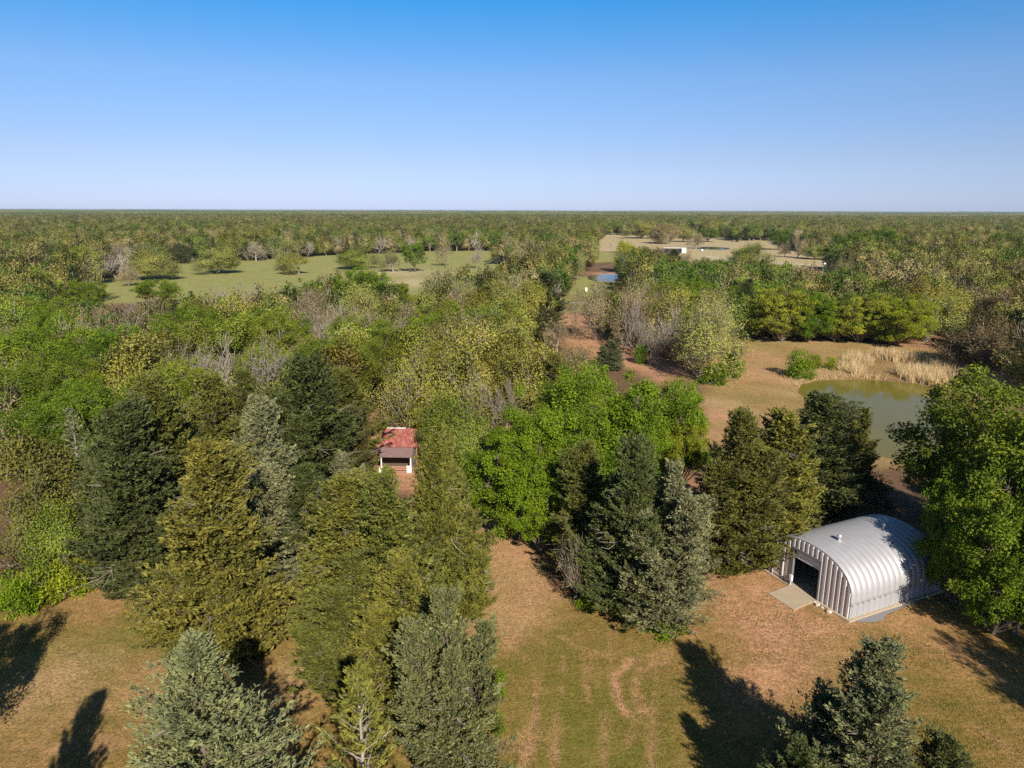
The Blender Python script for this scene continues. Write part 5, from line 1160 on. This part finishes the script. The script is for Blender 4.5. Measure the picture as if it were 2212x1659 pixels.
a_s = me.attributes.new('size', 'FLOAT_VECTOR', 'POINT'); a_s.data.foreach_set('vector', np.array(scl, np.float32).ravel())
a_r = me.attributes.new('turn', 'FLOAT_VECTOR', 'POINT'); a_r.data.foreach_set('vector', np.array(rot, np.float32).ravel())
forest = bpy.data.objects.new('forest', me); COL.objects.link(forest)
tag(forest, 'endless mixed oak woods reaching from the pasture to the horizon', 'woods', kind='stuff')
print('far instances', len(pos))
ng = bpy.data.node_groups.new('forest', 'GeometryNodeTree')
ng.interface.new_socket('Geometry', in_out='INPUT', socket_type='NodeSocketGeometry'); ng.interface.new_socket('Geometry', in_out='OUTPUT', socket_type='NodeSocketGeometry')
gi = ng.nodes.new('NodeGroupInput'); go = ng.nodes.new('NodeGroupOutput'); jn = ng.nodes.new('GeometryNodeJoinGeometry')
def named(nm, ty): n = ng.nodes.new('GeometryNodeInputNamedAttribute'); n.data_type = ty; n.inputs['Name'].default_value = nm; return n.outputs[0]
at_p, at_s, at_r = named('pick', 'INT'), named('size', 'FLOAT_VECTOR'), named('turn', 'FLOAT_VECTOR')
e2r = ng.nodes.new('FunctionNodeEulerToRotation'); ng.links.new(at_r, e2r.inputs[0])
for k, (ob, h0_, r0_) in enumerate(FP):
    oi = ng.nodes.new('GeometryNodeObjectInfo'); oi.inputs['Object'].default_value = ob; oi.inputs['As Instance'].default_value = False
    cmp = ng.nodes.new('FunctionNodeCompare'); cmp.data_type = 'INT'; cmp.operation = 'EQUAL'
    isk = [s for s in cmp.inputs if s.type == 'INT']; ng.links.new(at_p, isk[0]); isk[1].default_value = k
    ip = ng.nodes.new('GeometryNodeInstanceOnPoints')
    ng.links.new(gi.outputs[0], ip.inputs['Points']); ng.links.new(cmp.outputs[0], ip.inputs['Selection']); ng.links.new(oi.outputs['Geometry'], ip.inputs['Instance'])
    ng.links.new(e2r.outputs[0], ip.inputs['Rotation']); ng.links.new(at_s, ip.inputs['Scale']); ng.links.new(ip.outputs[0], jn.inputs[0])
ng.links.new(jn.outputs[0], go.inputs[0])
forest.modifiers.new('scatter', 'NODES').node_group = ng

# ------------------------------------------------------------------ tall dry grass on the pond bank, tufts in the yard
m_reed, t = new_mat('dry_grass'); a_ = N(t, 'ShaderNodeAttribute', attribute_name='var'); rp = ramp(t, [(0, (0.34, 0.22, 0.11)), (0.5, (0.66, 0.49, 0.26)), (1, (0.84, 0.68, 0.42))]); t.links.new(a_.outputs['Fac'], rp.inputs[0])
p_ = principled(t, rp.outputs[0], 0.7, 0.2); tr_ = t.nodes.new('ShaderNodeBsdfTranslucent'); t.links.new(rp.outputs[0], tr_.inputs[0]); mx_ = t.nodes.new('ShaderNodeMixShader'); mx_.inputs[0].default_value = 0.45
oo_ = [n for n in t.nodes if n.type == 'OUTPUT_MATERIAL'][0]; t.links.new(p_.outputs[0], mx_.inputs[1]); t.links.new(tr_.outputs[0], mx_.inputs[2]); t.links.new(mx_.outputs[0], oo_.inputs[0])
def blades(P, n, hmin, hmax, wd, m, name, label, cat, nsc, thr, seed, base=0.3, per=7, spread=0.35):
    g = np.random.default_rng(seed); lo, hi = P.min(0), P.max(0)
    q = lo + (hi - lo) * g.random((n * 5, 2)); ok = (sdf(q[:, 0], q[:, 1], P) < 0) & (fbm(q[:, 0], q[:, 1], nsc, seed, 3) + g.normal(0, 0.04, len(q)) > thr); q = q[ok][:n]
    q = np.repeat(q, per, 0) + g.normal(0, spread, (len(q) * per, 2)); k = len(q); z = ground_h(q[:, 0], q[:, 1]); q = q[z > -0.40]; z = z[z > -0.40]; k = len(q)
    hh = g.uniform(hmin, hmax, k); lean = g.normal(0, 0.3, (k, 2)) * hh[:, None]; an = g.uniform(0, 6.28, k); s = np.c_[np.cos(an), np.sin(an), np.zeros(k)] * wd * g.uniform(.6, 1.4, (k, 1))
    b0 = np.c_[q, z - 0.03]; tp = np.c_[q + lean, z + hh]
    V = np.stack([b0 - s, b0 + s, tp], 1).reshape(-1, 3); b = MB(); F = np.arange(3 * k).reshape(k, 3); b.add(V, F, np.repeat(np.clip(base + g.normal(0, 0.22, k), 0, 1), 3))
    o = b.build(name, m); tag(o, label, cat, kind='stuff'); return o
REED = wpoly([(1800, 800), (1840, 772), (1900, 768), (2000, 778), (2120, 780), (2230, 790), (2260, 850), (2180, 845), (2080, 855), (2030, 838), (1960, 826), (1880, 818)])
blades(REED, 1500, 1.0, 2.6, 0.06, m_reed, 'dry_grass', 'tall straw coloured grass along the far bank of the pond', 'dry grass', 5, 0.50, 3, 0.68, 9, 0.28)
REED2 = wpoly([(1690, 790), (1750, 795), (1800, 800), (1880, 818), (1780, 826), (1730, 836), (1690, 815)])
blades(REED2, 900, 0.25, 0.7, 0.04, m_reed, 'dry_grass', 'short matted dry grass between the bright bush and the pond', 'dry grass', 6, 0.42, 4, 0.45)
m_tuft, t = new_mat('lawn_tufts'); a_ = N(t, 'ShaderNodeAttribute', attribute_name='var'); rp = ramp(t, [(0, (0.105, 0.115, 0.02)), (0.45, (0.20, 0.16, 0.045)), (1, (0.42, 0.29, 0.13))]); t.links.new(a_.outputs['Fac'], rp.inputs[0]); principled(t, rp.outputs[0], 0.85, 0.1)
LAWNP = wpoly([(-60, 1330), (170, 1260), (330, 1290), (560, 1340), (980, 1310), (1030, 1200), (1180, 1300), (1350, 1340), (1560, 1260), (1640, 1250), (1830, 1350), (1990, 1300), (2260, 1300), (2300, 1700), (-60, 1700)])
tf = blades(LAWNP, 12000, 0.03, 0.13, 0.02, m_tuft, 'grass', 'short patchy grass covering the yard', 'grass', 3.0, 0.44, 8, 0.38, 9, 0.22)

# ------------------------------------------------------------------ thin spring haze over the woods
m_hz, t = new_mat('haze'); pv = t.nodes.new('ShaderNodeVolumePrincipled'); pv.inputs['Color'].default_value = (0.66, 0.80, 1.0, 1); pv.inputs['Density'].default_value = 4e-5
o_ = t.nodes.new('ShaderNodeOutputMaterial'); t.links.new(pv.outputs[0], o_.inputs['Volume'])
b = MB(); b.box(-27000, 27000, -600, 41000, -3.5, 33.0); hz = b.build('haze', m_hz); tag(hz, 'thin pale haze lying over the distant woods', 'haze', kind='stuff')
